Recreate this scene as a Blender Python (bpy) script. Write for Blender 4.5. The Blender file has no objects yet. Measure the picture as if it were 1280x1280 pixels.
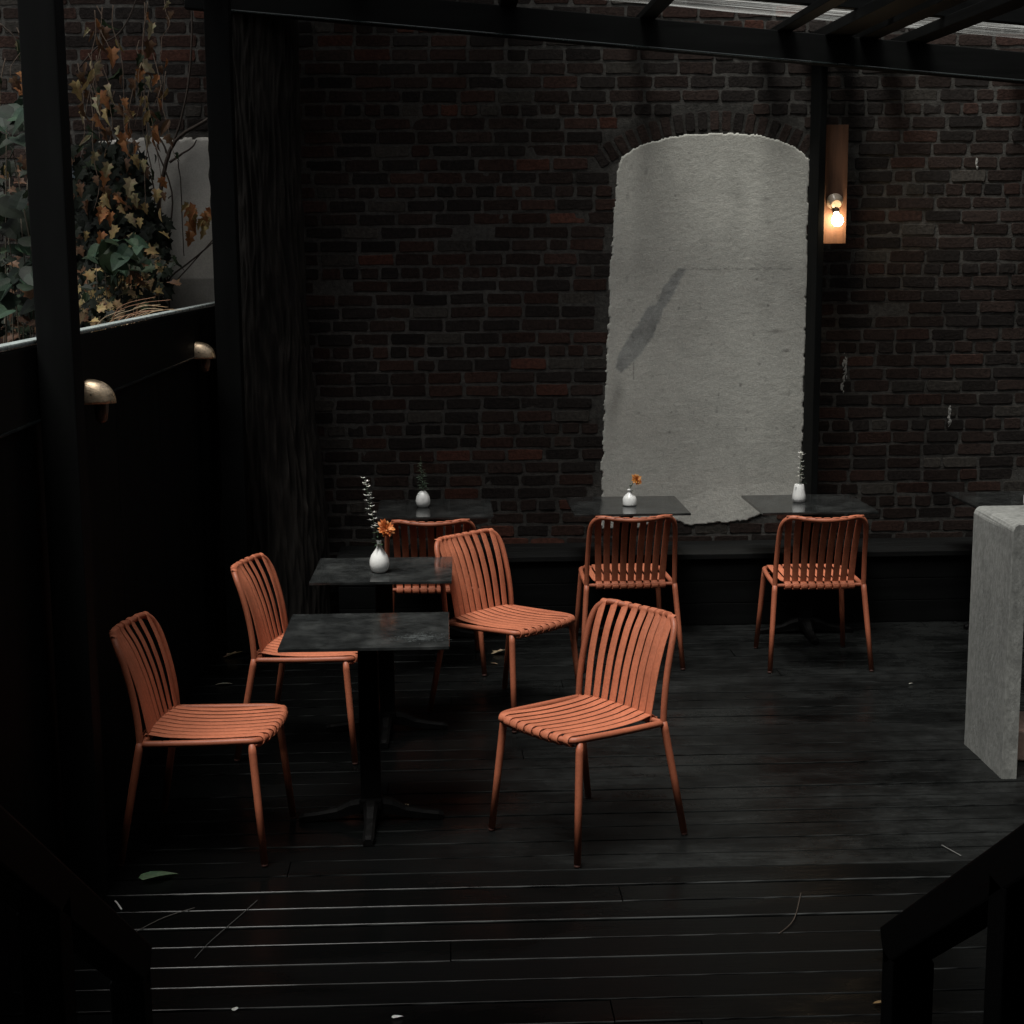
import bpy, bmesh, math, random
import numpy as np
from mathutils import Vector, Matrix, noise

random.seed(7)
R = math.radians
sc = bpy.context.scene
COL = sc.collection

# ------------------------------------------------------------------ camera
F_PX, YAW, PITCH, ROLL, CAM_H = 1955.25, 0.0403637, 0.1629203, -0.0073285, 2.12588
fw = Vector((math.sin(YAW) * math.cos(PITCH), math.cos(YAW) * math.cos(PITCH), -math.sin(PITCH)))
r0 = Vector((math.cos(YAW), -math.sin(YAW), 0))
u0 = r0.cross(fw)
rt = r0 * math.cos(ROLL) + u0 * math.sin(ROLL)
up = u0 * math.cos(ROLL) - r0 * math.sin(ROLL)
cam_d = bpy.data.cameras.new('camera')
cam_d.sensor_width = 36
cam_d.lens = F_PX / 1280 * 36
cam_d.clip_start = 0.05
cam_d.clip_end = 200
cam = bpy.data.objects.new('camera', cam_d)
COL.objects.link(cam)
M = Matrix((rt, up, -fw)).transposed().to_4x4()
M.translation = (0, 0, CAM_H)
cam.matrix_world = M
sc.camera = cam


def at(px, py, Y):
    """the place at depth Y that the photograph shows at (px, py)"""
    d = fw + rt * ((px - 640) / F_PX) - up * ((py - 640) / F_PX)
    t = Y / d.y
    return Vector((d.x * t, Y, CAM_H + d.z * t))


# ------------------------------------------------------------------ sky and sun
SUN_DIR = Vector((-0.20, -0.27, 0.94)).normalized()      # towards the sun
w = bpy.data.worlds.new('World')
sc.world = w
w.use_nodes = True
wn = w.node_tree.nodes
bg = wn['Background']
sky = wn.new('ShaderNodeTexSky')
sky.sky_type = 'NISHITA'
sky.sun_disc = False
sky.sun_elevation = math.asin(SUN_DIR.z)
sky.sun_rotation = math.atan2(SUN_DIR.x, SUN_DIR.y)
hs = wn.new('ShaderNodeHueSaturation')
hs.inputs['Saturation'].default_value = 0.10
w.node_tree.links.new(sky.outputs[0], hs.inputs['Color'])
w.node_tree.links.new(hs.outputs[0], bg.inputs[0])
bg.inputs[1].default_value = 0.05
sd = bpy.data.lights.new('sun', 'SUN')
sd.energy = 2.0
sd.angle = R(24)
sd.color = (1.0, 0.97, 0.92)
so = bpy.data.objects.new('sun', sd)
COL.objects.link(so)
so.rotation_euler = SUN_DIR.to_track_quat('Z', 'Y').to_euler()
sc.view_settings.view_transform = 'Standard'
sc.view_settings.look = 'None'
sc.view_settings.gamma = 1
sc.view_settings.exposure = 1.3


# ------------------------------------------------------------------ materials
def mat(name, base, rough=0.5, spec=0.5, metal=0.0, var=0.0, scale=8.0, bump=0.0, bscale=60.0,
        stretch=(1, 1, 1), attr=None, coat=0.0, rvar=0.0, detail=6.0, trans=0.0, dark=None, thr=(0.4, 0.62)):
    m = bpy.data.materials.new(name)
    m.use_nodes = True
    nt = m.node_tree
    N, L = nt.nodes, nt.links
    p = N['Principled BSDF']
    p.inputs['Roughness'].default_value = rough
    p.inputs['Specular IOR Level'].default_value = spec
    p.inputs['Metallic'].default_value = metal
    p.inputs['Coat Weight'].default_value = coat
    tc = N.new('ShaderNodeTexCoord')
    mp = N.new('ShaderNodeMapping')
    mp.inputs['Scale'].default_value = stretch
    L.new(tc.outputs['Object'], mp.inputs[0])
    nz = N.new('ShaderNodeTexNoise')
    nz.inputs['Scale'].default_value = scale
    nz.inputs['Detail'].default_value = detail
    L.new(mp.outputs[0], nz.inputs['Vector'])
    if attr:
        a = N.new('ShaderNodeAttribute')
        a.attribute_name = attr
        csock = a.outputs['Color']
    else:
        c = N.new('ShaderNodeRGB')
        c.outputs[0].default_value = (*base, 1)
        csock = c.outputs[0]
    if dark is not None:
        rmp = N.new('ShaderNodeValToRGB')
        rmp.color_ramp.elements[0].position = thr[0]
        rmp.color_ramp.elements[1].position = thr[1]
        L.new(nz.outputs['Fac'], rmp.inputs[0])
        mx = N.new('ShaderNodeMix')
        mx.data_type = 'RGBA'
        mx.inputs[7].default_value = (*dark, 1)
        L.new(rmp.outputs[0], mx.inputs[0])
        L.new(csock, mx.inputs[6])
        csock = mx.outputs[2]
    if var:
        mr = N.new('ShaderNodeMapRange')
        mr.inputs[1].default_value = 0.25
        mr.inputs[2].default_value = 0.75
        mr.inputs[3].default_value = 1 - var
        mr.inputs[4].default_value = 1 + var
        nz2 = N.new('ShaderNodeTexNoise')
        nz2.inputs['Scale'].default_value = scale * 3.1
        nz2.inputs['Detail'].default_value = 8
        L.new(mp.outputs[0], nz2.inputs['Vector'])
        L.new(nz2.outputs['Fac'], mr.inputs[0])
        mx = N.new('ShaderNodeVectorMath')
        mx.operation = 'SCALE'
        L.new(csock, mx.inputs[0])
        L.new(mr.outputs[0], mx.inputs['Scale'])
        csock = mx.outputs[0]
    if name.find('terracotta') >= 0:
        oi = N.new('ShaderNodeObjectInfo')
        mr = N.new('ShaderNodeMapRange')
        mr.inputs[3].default_value, mr.inputs[4].default_value = 0.90, 1.10
        L.new(oi.outputs['Random'], mr.inputs[0])
        dz = N.new('ShaderNodeTexNoise')
        dz.inputs['Scale'].default_value = 7
        dz.inputs['Detail'].default_value = 6
        L.new(tc.outputs['Object'], dz.inputs['Vector'])
        md = N.new('ShaderNodeMapRange')
        md.inputs[1].default_value, md.inputs[2].default_value = 0.3, 0.62
        md.inputs[3].default_value, md.inputs[4].default_value = 0.80, 1.06
        L.new(dz.outputs['Fac'], md.inputs[0])
        mm_ = N.new('ShaderNodeMath')
        mm_.operation = 'MULTIPLY'
        L.new(mr.outputs[0], mm_.inputs[0])
        L.new(md.outputs[0], mm_.inputs[1])
        mx = N.new('ShaderNodeVectorMath')
        mx.operation = 'SCALE'
        L.new(csock, mx.inputs[0])
        L.new(mm_.outputs[0], mx.inputs['Scale'])
        csock = mx.outputs[0]
    L.new(csock, p.inputs['Base Color'])
    if rvar:
        mr = N.new('ShaderNodeMapRange')
        mr.inputs[1].default_value = 0.35
        mr.inputs[2].default_value = 0.65
        mr.inputs[3].default_value = max(0.03, rough - rvar)
        mr.inputs[4].default_value = rough + rvar
        L.new(nz.outputs['Fac'], mr.inputs[0])
        L.new(mr.outputs[0], p.inputs['Roughness'])
    if bump:
        nb = N.new('ShaderNodeTexNoise')
        nb.inputs['Scale'].default_value = bscale
        nb.inputs['Detail'].default_value = 6
        L.new(mp.outputs[0], nb.inputs['Vector'])
        b = N.new('ShaderNodeBump')
        b.inputs['Strength'].default_value = bump
        b.inputs['Distance'].default_value = 0.004
        L.new(nb.outputs['Fac'], b.inputs['Height'])
        L.new(b.outputs[0], p.inputs['Normal'])
    if trans:
        tr = N.new('ShaderNodeBsdfTranslucent')
        L.new(csock, tr.inputs[0])
        ms = N.new('ShaderNodeMixShader')
        ms.inputs[0].default_value = trans
        L.new(p.outputs[0], ms.inputs[1])
        L.new(tr.outputs[0], ms.inputs[2])
        L.new(ms.outputs[0], N['Material Output'].inputs[0])
    return m


MT = {}
MT['strap'] = mat('woven_terracotta_strap', (0.44, 0.138, 0.070), rough=0.62, spec=0.35, var=0.16, scale=30, bump=0.5, bscale=420)
MT['frame'] = mat('terracotta_powder_coat', (0.33, 0.100, 0.051), rough=0.5, spec=0.4, var=0.14, scale=40, bump=0.15, bscale=300)
MT['foot'] = mat('dark_plastic_foot', (0.05, 0.02, 0.015), rough=0.6)
MT['black'] = mat('black_painted_timber', (0.0040, 0.0044, 0.0044), rough=0.7, spec=0.06, var=0.4, scale=5, bump=0.35, bscale=24, stretch=(1, 1, 0.12))
MT['blackx'] = mat('black_painted_timber_lying', (0.0040, 0.0044, 0.0044), rough=0.6, spec=0.08, var=0.4, scale=5, bump=0.35, bscale=24, stretch=(0.12, 1, 1))
MT['blacky'] = mat('black_painted_timber_deep', (0.0040, 0.0044, 0.0044), rough=0.6, spec=0.08, var=0.4, scale=5, bump=0.35, bscale=24, stretch=(1, 0.12, 1))
MT['palecap'] = mat('pale_wet_flashing', (0.34, 0.39, 0.38), rough=0.3, spec=0.6, var=0.35, scale=14, bump=0.5, bscale=90, rvar=0.1)
MT['wetcap'] = mat('wet_cap_rail', (0.02, 0.026, 0.026), rough=0.16, spec=0.9, var=0.3, scale=12, bump=0.25, bscale=70, rvar=0.08)
MT['iron'] = mat('black_cast_iron', (0.0018, 0.0018, 0.0018), rough=0.65, spec=0.08, var=0.5, scale=18, bump=0.2, bscale=120, dark=(0.005, 0.005, 0.005), thr=(0.6, 0.8))
MT['top'] = mat('dark_stone_tabletop', (0.017, 0.0185, 0.0185), rough=0.14, spec=0.45, var=0.45, scale=9, bump=0.05, bscale=90, rvar=0.06,
                dark=(0.04, 0.043, 0.042), thr=(0.46, 0.75))
MT['mortar'] = mat('grey_mortar', (0.10, 0.095, 0.085), rough=0.95, spec=0.15, attr='Col', var=0.4, scale=14, bump=0.9, bscale=90)
MT['brick'] = mat('old_brick', (0.08, 0.04, 0.03), rough=0.9, spec=0.2, attr='Col', var=0.5, scale=16, bump=0.9, bscale=80)
MT['plaster'] = mat('grey_plaster', (0.3, 0.3, 0.27), rough=0.92, spec=0.2, attr='Col', var=0.13, scale=40, bump=0.55, bscale=150)
MT['concrete'] = mat('cast_concrete', (0.25, 0.256, 0.24), rough=0.8, spec=0.25, var=0.28, scale=16, bump=0.45, bscale=110, stretch=(1, 1, 0.55),
                     dark=(0.17, 0.175, 0.165), thr=(0.40, 0.85))
MT['bark'] = mat('tree_bark', (0.03, 0.026, 0.022), rough=0.95, spec=0.15, attr='Col', var=0.5, scale=14, bump=1.0, bscale=40, stretch=(1, 1, 0.12))
MT['ceramic'] = mat('white_ceramic', (0.80, 0.81, 0.79), rough=0.28, spec=0.5, var=0.03, scale=20, bump=0.08, bscale=120)
MT['bronze'] = mat('brushed_bronze', (0.74, 0.58, 0.40), rough=0.36, spec=0.5, metal=1.0, var=0.3, scale=40, bump=0.35, bscale=260, rvar=0.1)
MT['board'] = mat('bare_timber_board', (0.13, 0.060, 0.031), rough=0.7, var=0.4, scale=10, bump=0.3, bscale=60, stretch=(1, 1, 0.1))
MT['block'] = mat('pale_timber_block', (0.30, 0.21, 0.17), rough=0.75, var=0.25, scale=12, bump=0.2, bscale=80)
MT['porcelain'] = mat('porcelain', (0.42, 0.34, 0.26), rough=0.3)
MT['darkmetal'] = mat('dark_metal', (0.03, 0.027, 0.024), rough=0.4, metal=0.6)
MT['leaf'] = mat('leaf', (0.05, 0.1, 0.04), rough=0.6, spec=0.2, attr='Col', var=0.25, scale=30, trans=0.25)
MT['petal'] = mat('petal', (0.7, 0.7, 0.65), rough=0.6, spec=0.3, attr='Col', trans=0.2)
MT['stem'] = mat('stem', (0.05, 0.035, 0.022), rough=0.8, attr='Col', var=0.3, scale=30)
MT['soil'] = mat('dark_soil', (0.03, 0.024, 0.018), rough=0.95, var=0.5, scale=4, bump=1, bscale=20)
MT['render'] = mat('grey_render', (0.05, 0.05, 0.048), rough=0.9, var=0.2, scale=1.5, bump=0.3, bscale=30)
MT['salts'] = mat('white_salts', (0.30, 0.30, 0.285), rough=0.95, var=0.3, scale=40)


def deck_material():
    m = bpy.data.materials.new('wet_dark_decking')
    m.use_nodes = True
    nt = m.node_tree
    N, L = nt.nodes, nt.links
    p = N['Principled BSDF']
    tc = N.new('ShaderNodeTexCoord')

    def nz(scale, stretch=(1, 1, 1), detail=6, rough=0.55):
        mp = N.new('ShaderNodeMapping')
        mp.inputs['Scale'].default_value = stretch
        L.new(tc.outputs['Object'], mp.inputs[0])
        n = N.new('ShaderNodeTexNoise')
        n.inputs['Scale'].default_value = scale
        n.inputs['Detail'].default_value = detail
        n.inputs['Roughness'].default_value = rough
        L.new(mp.outputs[0], n.inputs[0])
        return n.outputs['Fac']

    def ramp(s, a, b, lo=0.0, hi=1.0):
        r = N.new('ShaderNodeMapRange')
        r.interpolation_type = 'SMOOTHSTEP'
        r.inputs[1].default_value, r.inputs[2].default_value = a, b
        r.inputs[3].default_value, r.inputs[4].default_value = lo, hi
        L.new(s, r.inputs[0])
        return r.outputs[0]

    def mul(a, b, op='MULTIPLY'):
        n = N.new('ShaderNodeMath')
        n.operation = op
        for i, v in enumerate((a, b)):
            if isinstance(v, (int, float)):
                n.inputs[i].default_value = v
            else:
                L.new(v, n.inputs[i])
        return n.outputs[0]

    sep = N.new('ShaderNodeSeparateXYZ')
    L.new(tc.outputs['Object'], sep.inputs[0])
    # dusty grey beyond the front strip, stronger to the right; front boards stay dark
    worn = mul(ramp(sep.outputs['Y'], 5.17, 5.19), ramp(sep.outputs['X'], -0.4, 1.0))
    at_ = N.new('ShaderNodeAttribute')
    at_.attribute_name = 'Col'
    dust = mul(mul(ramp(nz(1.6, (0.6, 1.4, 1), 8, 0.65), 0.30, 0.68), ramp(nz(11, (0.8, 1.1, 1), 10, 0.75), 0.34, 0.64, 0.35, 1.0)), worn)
    grain = nz(9, (0.35, 6, 1), 8, 0.6)
    spots = ramp(nz(42, (0.7, 1, 1), 4), 0.66, 0.72)
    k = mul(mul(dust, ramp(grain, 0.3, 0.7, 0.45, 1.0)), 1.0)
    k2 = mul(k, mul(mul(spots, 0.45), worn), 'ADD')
    mx = N.new('ShaderNodeMix')
    mx.data_type = 'RGBA'
    L.new(k2, mx.inputs[0])
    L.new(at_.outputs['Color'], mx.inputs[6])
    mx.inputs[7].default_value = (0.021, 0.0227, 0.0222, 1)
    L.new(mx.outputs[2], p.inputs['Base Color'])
    wet = ramp(nz(1.1, (0.5, 1.6, 1), 8, 0.6), 0.43, 0.56)
    rr = mul(ramp(wet, 0, 1, 0.20, 0.42), mul(dust, 0.16), 'ADD')
    L.new(rr, p.inputs['Roughness'])
    p.inputs['Specular IOR Level'].default_value = 0.09
    b = N.new('ShaderNodeBump')
    b.inputs['Strength'].default_value = 0.35
    b.inputs['Distance'].default_value = 0.003
    L.new(grain, b.inputs['Height'])
    L.new(b.outputs[0], p.inputs['Normal'])
    return m


def roof_material():
    m = bpy.data.materials.new('streaked_polycarbonate')
    m.use_nodes = True
    nt = m.node_tree
    N, L = nt.nodes, nt.links
    out = N['Material Output']
    tc = N.new('ShaderNodeTexCoord')
    mp = N.new('ShaderNodeMapping')
    mp.inputs['Scale'].default_value = (0.35, 16, 1)
    L.new(tc.outputs['Object'], mp.inputs[0])
    n = N.new('ShaderNodeTexNoise')
    n.inputs['Scale'].default_value = 3.0
    n.inputs['Detail'].default_value = 8
    n.inputs['Roughness'].default_value = 0.65
    L.new(mp.outputs[0], n.inputs[0])
    r = N.new('ShaderNodeMapRange')
    r.inputs[1].default_value, r.inputs[2].default_value = 0.50, 0.72
    r.inputs[3].default_value, r.inputs[4].default_value = 0.05, 0.80
    L.new(n.outputs['Fac'], r.inputs[0])
    t = N.new('ShaderNodeBsdfTransparent')
    t.inputs[0].default_value = (0.93, 0.94, 0.93, 1)
    tl = N.new('ShaderNodeBsdfTranslucent')
    tl.inputs[0].default_value = (0.6, 0.62, 0.6, 1)
    ms = N.new('ShaderNodeMixShader')
    L.new(r.outputs[0], ms.inputs[0])
    L.new(t.outputs[0], ms.inputs[1])
    L.new(tl.outputs[0], ms.inputs[2])
    L.new(ms.outputs[0], out.inputs[0])
    return m


def emit_material():
    m = bpy.data.materials.new('lit_bulb_glass')
    m.use_nodes = True
    p = m.node_tree.nodes['Principled BSDF']
    p.inputs['Base Color'].default_value = (0.9, 0.85, 0.75, 1)
    p.inputs['Emission Color'].default_value = (1.0, 0.74, 0.46, 1)
    p.inputs['Emission Strength'].default_value = 27
    return m


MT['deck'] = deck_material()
MT['roof'] = roof_material()
MT['bulb'] = emit_material()


# ------------------------------------------------------------------ mesh helpers
class MB:
    def __init__(s):
        s.v, s.f, s.c, s.sm = [], [], [], []

    def add(s, vs, fs, col=None, smooth=False):
        b = len(s.v)
        s.v += [tuple(v) for v in vs]
        if col is None:
            col = (0.5, 0.5, 0.5)
        if isinstance(col, list):
            s.c += col
        else:
            s.c += [col] * len(vs)
        s.f += [tuple(i + b for i in f) for f in fs]
        s.sm += [smooth] * len(fs)

    def build(s, name, m, parent=None, loc=None, attr=False):
        me = bpy.data.meshes.new(name)
        me.from_pydata(s.v, [], s.f)
        me.polygons.foreach_set('use_smooth', s.sm)
        if attr:
            a = me.color_attributes.new('Col', 'FLOAT_COLOR', 'POINT')
            arr = np.ones((len(s.v), 4), np.float32)
            arr[:, :3] = np.array(s.c, np.float32)
            a.data.foreach_set('color', arr.ravel())
        me.materials.append(m)
        me.update()
        o = bpy.data.objects.new(name, me)
        COL.objects.link(o)
        if parent:
            o.parent = parent
        if loc is not None:
            o.location = loc
        return o

    # --- shapes
    def box(s, c, d, bev=0.004, rz=0.0, col=None, mtx=None):
        bm = bmesh.new()
        bmesh.ops.create_cube(bm, size=1)
        bmesh.ops.scale(bm, vec=d, verts=bm.verts)
        if bev:
            bmesh.ops.bevel(bm, geom=bm.edges[:], offset=min(bev, min(d) * 0.45), segments=2, profile=0.6, affect='EDGES')
        T = Matrix.Translation(c) @ Matrix.Rotation(rz, 4, 'Z')
        if mtx is not None:
            T = Matrix.Translation(c) @ mtx
        bm.transform(T)
        bm.verts.index_update()
        s.add([v.co for v in bm.verts], [[v.index for v in f.verts] for f in bm.faces], col)
        bm.free()

    def beam(s, a, b, wx, hz, bev=0.004, upv=(0, 0, 1)):
        """square timber from a to b (centre line)"""
        a, b = Vector(a), Vector(b)
        d = (b - a).normalized()
        side = d.cross(Vector(upv)).normalized()
        u = side.cross(d)
        m3 = Matrix((d, side, u)).transposed().to_4x4()
        s.box((a + b) / 2, ((b - a).length, wx, hz), bev, mtx=m3)

    def tube(s, path, r, n=10, cap=True, col=None):
        P = [Vector(p) for p in path]
        k = len(P)
        rs = r if isinstance(r, (list, tuple)) else [r] * k
        t0 = (P[1] - P[0]).normalized()
        nrm = t0.orthogonal().normalized()
        vs, fs = [], []
        for i in range(k):
            t = (P[min(i + 1, k - 1)] - P[max(i - 1, 0)]).normalized()
            nrm = (nrm - t * nrm.dot(t)).normalized()
            bi = t.cross(nrm)
            for j in range(n):
                a = 2 * math.pi * j / n
                vs.append(P[i] + (nrm * math.cos(a) + bi * math.sin(a)) * rs[i])
        for i in range(k - 1):
            for j in range(n):
                fs.append((i * n + j, i * n + (j + 1) % n, (i + 1) * n + (j + 1) % n, (i + 1) * n + j))
        if cap:
            fs.append(tuple(range(n))[::-1])
            fs.append(tuple((k - 1) * n + j for j in range(n)))
        s.add(vs, fs, col, True)

    def lathe(s, prof, n=32, c=(0, 0, 0), col=None, axis=None):
        vs, fs = [], []
        Q = Matrix.Identity(3) if axis is None else Vector((0, 0, 1)).rotation_difference(Vector(axis)).to_matrix()
        k = len(prof)
        for (r, z) in prof:
            for j in range(n):
                a = 2 * math.pi * j / n
                vs.append(Q @ Vector((r * math.cos(a), r * math.sin(a), z)) + Vector(c))
        for i in range(k - 1):
            for j in range(n):
                fs.append((i * n + j, i * n + (j + 1) % n, (i + 1) * n + (j + 1) % n, (i + 1) * n + j))
        fs.append(tuple(range(n))[::-1])
        fs.append(tuple((k - 1) * n + j for j in range(n)))
        s.add(vs, fs, col, True)

    def ribbon(s, path, half, th, lat=Vector((0, 1, 0))):
        """flat strap: a rounded-rectangle section swept along the path, lying across lat"""
        P = [Vector(p) for p in path]
        k = len(P)
        vs, fs = [], []
        sec = [(-1, -.55), (-.86, -1), (0, -1.12), (.86, -1), (1, -.55), (1, .55), (.86, 1), (0, 1.12), (-.86, 1), (-1, .55)]
        n = len(sec)
        for i in range(k):
            t = (P[min(i + 1, k - 1)] - P[max(i - 1, 0)]).normalized()
            l = (lat - t * lat.dot(t)).normalized()
            nn = l.cross(t)
            for (a, b) in sec:
                vs.append(P[i] + l * (a * half) + nn * (b * th / 2))
        for i in range(k - 1):
            for j in range(n):
                fs.append((i * n + j, i * n + (j + 1) % n, (i + 1) * n + (j + 1) % n, (i + 1) * n + j))
        fs.append(tuple(range(n))[::-1])
        fs.append(tuple((k - 1) * n + j for j in range(n)))
        s.add(vs, fs, None, True)


def spline(pts, per=6):
    P = [Vector(p) for p in pts]
    out = []
    for i in range(len(P) - 1):
        p0, p1, p2, p3 = P[max(i - 1, 0)], P[i], P[i + 1], P[min(i + 2, len(P) - 1)]
        for k in range(per):
            t = k / per
            out.append(0.5 * (2 * p1 + (p2 - p0) * t + (2 * p0 - 5 * p1 + 4 * p2 - p3) * t * t + (3 * p1 - p0 - 3 * p2 + p3) * t ** 3))
    out.append(P[-1])
    return out


def tag(o, label=None, cat=None, group=None, kind=None):
    if label: o['label'] = label
    if cat: o['category'] = cat
    if group: o['group'] = group
    if kind: o['kind'] = kind
    return o


def thing(name, loc, label, cat, group=None, rz=0.0):
    o = bpy.data.objects.new(name, None)
    o.empty_display_size = 0.1
    o.location = loc
    o.rotation_euler = (0, 0, rz)
    COL.objects.link(o)
    return tag(o, label, cat, group)


def dup(root, loc, rz, label):
    r = root.copy()
    COL.objects.link(r)
    r.location = loc
    r.rotation_euler = (0, 0, rz)
    r['label'] = label
    for ch in list(root.children):
        c = ch.copy()
        COL.objects.link(c)
        c.parent = r
        for g in list(ch.children):
            d = g.copy()
            COL.objects.link(d)
            d.parent = c
    return r


def inside(px, pz, poly):
    r = False
    j = len(poly) - 1
    for i in range(len(poly)):
        xi, zi = poly[i]
        xj, zj = poly[j]
        if (zi > pz) != (zj > pz) and px < (xj - xi) * (pz - zi) / (zj - zi) + xi:
            r = not r
        j = i
    return r


def ns(x, y, z=0.0):
    return noise.noise(Vector((x, y, z)))


def fbm(x, y, z=0.0, o=4):
    return noise.fractal(Vector((x, y, z)), 0.9, 2.1, o)


WALL = 9.2          # face of the brick wall
FENCE = -1.30       # face of the left fence

# ------------------------------------------------------------------ ground, deck, steps
g = MB()
g.add([(-60, -60, -0.35), (60, -60, -0.35), (60, 80, -0.35), (-60, 80, -0.35)], [(0, 1, 2, 3)])
tag(g.build('ground', MT['soil']), kind='structure')

d = MB()
BW = 0.1379
y = 5.462 - BW * 33
x0, x1 = FENCE + 0.0, 4.55
prof = lambda a, b: [(a, -0.03), (a, -0.006), (a + e1, -e2), (a + 0.0030, 0.0), (b - 0.006, 0.0), (b - 0.0022, -0.0012), (b, -0.005), (b, -0.03)]
bi = 0
while y < WALL - 0.02:
    a, b = y + 0.003, min(y + BW - 0.003, WALL - 0.012)
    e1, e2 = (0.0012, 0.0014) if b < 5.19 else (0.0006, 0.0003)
    cuts = [x0] + ([random.uniform(-0.6, 4)] if random.random() < 0.5 else []) + [x1]
    for ci in range(len(cuts) - 1):
        xa, xb = cuts[ci] + (0.002 if ci else 0), cuts[ci + 1] - 0.002
        n = max(2, int((xb - xa) / 0.22))
        lift = random.uniform(-0.0016, 0.0016)
        tilt = random.uniform(-0.0013, 0.0013)
        sh = random.uniform(0.75, 1.3)
        colr = (0.0016 * sh, 0.0018 * sh, 0.0018 * sh)
        vs, fs, cs = [], [], []
        edge_pale = (0.058 if b < 5.19 else 0.026) * random.uniform(0.6, 1.2)  # near edge of each board paler in broken dashes, strongest on front boards
        n *= 4
        for i in range(n + 1):
            xx = xa + (xb - xa) * i / n
            wv = edge_pale * max(0.0, min(1.2, 0.55 + 1.3 * ns(xx * 2.3, y * 7) + 1.5 * ns(xx * 17, y * 7)))
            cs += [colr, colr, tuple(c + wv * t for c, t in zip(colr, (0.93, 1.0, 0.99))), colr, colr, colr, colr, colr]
            wob = 0.0009 * ns(xx * 1.3, y * 9)
            for (yy, zz) in prof(a, b):
                vs.append((xx, yy + wob * 1.2, zz + lift + tilt * (1 if yy > (a + b) / 2 else -1) + wob))
        for i in range(n):
            for j in range(7):
                fs.append((i * 8 + j, (i + 1) * 8 + j, (i + 1) * 8 + j + 1, i * 8 + j + 1))
        fs.append(tuple(range(8)))
        fs.append(tuple(n * 8 + j for j in range(7, -1, -1)))
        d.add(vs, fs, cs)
    y += BW
    bi += 1
d.box(((x0 + x1) / 2, 5.0, -0.10), (x1 - x0, 8.3, 0.10), 0, col=(0.004, 0.004, 0.004))
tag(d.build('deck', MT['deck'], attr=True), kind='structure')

s = MB()
for i, (ya, yb) in enumerate([(2.0, 2.28), (1.72, 2.0), (-1.0, 1.72)]):
    s.box((0.10, (ya + yb) / 2, 0.19 * (i + 1) / 2), (1.4 if i < 2 else 5.0, yb - ya - 0.004, 0.19 * (i + 1)), 0.006)
tag(s.build('steps', MT['blackx']), kind='structure')

# ------------------------------------------------------------------ brick wall
PL = [(0.903, 0.50), (0.905, 0.711), (0.907, 0.99), (0.93, 1.464), (0.956, 2.069), (0.987, 2.571), (1.015, 2.679), (1.125, 2.751), (1.31, 2.795),
      (1.542, 2.812), (1.774, 2.807), (1.961, 2.765), (2.094, 2.692), (2.113, 2.656), (2.118, 2.061), (2.112, 1.5), (2.113, 0.831),
      (2.103, 0.661), (1.766, 0.534), (1.428, 0.515), (1.30, 0.56), (1.1, 0.49)]
PL2 = [(-2.10, 2.80), (-1.20, 2.80), (-1.16, 1.2), (-2.0, 1.2)]
PL2 = [(-1.99, 2.795), (-1.30, 2.80), (-1.18, 2.79), (-1.16, 1.2), (-1.75, 1.2), (-1.66, 1.768), (-1.70, 2.225), (-1.80, 2.56), (-1.96, 2.70)]

wall = thing('brick_wall', (0, 0, 0), 'old brown brick wall across the back of the patio with an arched plaster patch', 'wall')
wb = MB()
CH = 0.0765
AC, AR0, AR1 = (1.555, 1.74), 1.085, 1.20


def brick_colour(x, z):
    t = random.random() + 0.18 * fbm(x * 0.9, z * 0.9, 3)
    j = random.uniform(0.75, 1.3)
    low = 0.10 if z < 1.1 else 0.0
    if z > 3.2:
        low += 0.12
    if x > 1.0:
        low -= 0.12
    if math.hypot(x - AC[0], z - AC[1]) < AR1 and z > 2.5:
        low -= 0.15
    if t > 1.0 - low:
        c = (0.088, 0.036, 0.025)
    elif t > 0.80 - low:
        c = (0.050, 0.027, 0.021)
    elif t > 0.40:
        c = (0.036, 0.024, 0.020)
    elif t > 0.08:
        c = (0.024, 0.0195, 0.0175)
    else:
        c = (0.060, 0.054, 0.047)
    return tuple(v * j * 0.66 for v in c)


def brick(cx, cz, L, H, ang=0.0, proud=0.0045):
    col = brick_colour(cx, cz)
    n = 14
    pts = []
    r = 0.007
    hx, hz = L / 2, H / 2
    ring = [(-hx + r, -hz), (-hx / 3, -hz), (hx / 3, -hz), (hx - r, -hz), (hx, -hz + r), (hx, 0), (hx, hz - r), (hx - r, hz), (hx / 3, hz),
            (-hx / 3, hz), (-hx + r, hz), (-hx, hz - r), (-hx, 0), (-hx, -hz + r)]
    ring = [(x + random.gauss(0, 0.0018), z + random.gauss(0, 0.0016)) for x, z in ring]
    ca, sa = math.cos(ang), math.sin(ang)
    P = min(0.0062, max(0.002, proud + random.gauss(0, 0.0016)))
    tx, tz = random.gauss(0, 0.008), random.gauss(0, 0.03)
    vs = []
    for k, (ins, yy) in enumerate(((0, 0.012), (0, -P * 0.55), (0.0035, -P))):
        for x, z in ring:
            l = math.hypot(x, z)
            x2, z2 = x * (1 - ins / l), z * (1 - ins / max(l, 0.02))
            dy = 0 if k == 0 else (tx * x + tz * z)
            vs.append((cx + ca * x2 - sa * z2, WALL + yy + dy, cz + sa * x2 + ca * z2))
    fs = []
    for k in range(2):
        for j in range(n):
            fs.append((k * n + j, k * n + (j + 1) % n, (k + 1) * n + (j + 1) % n, (k + 1) * n + j))
    fs.append(tuple(2 * n + j for j in range(n)))
    wb.add(vs, fs, col)


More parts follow.
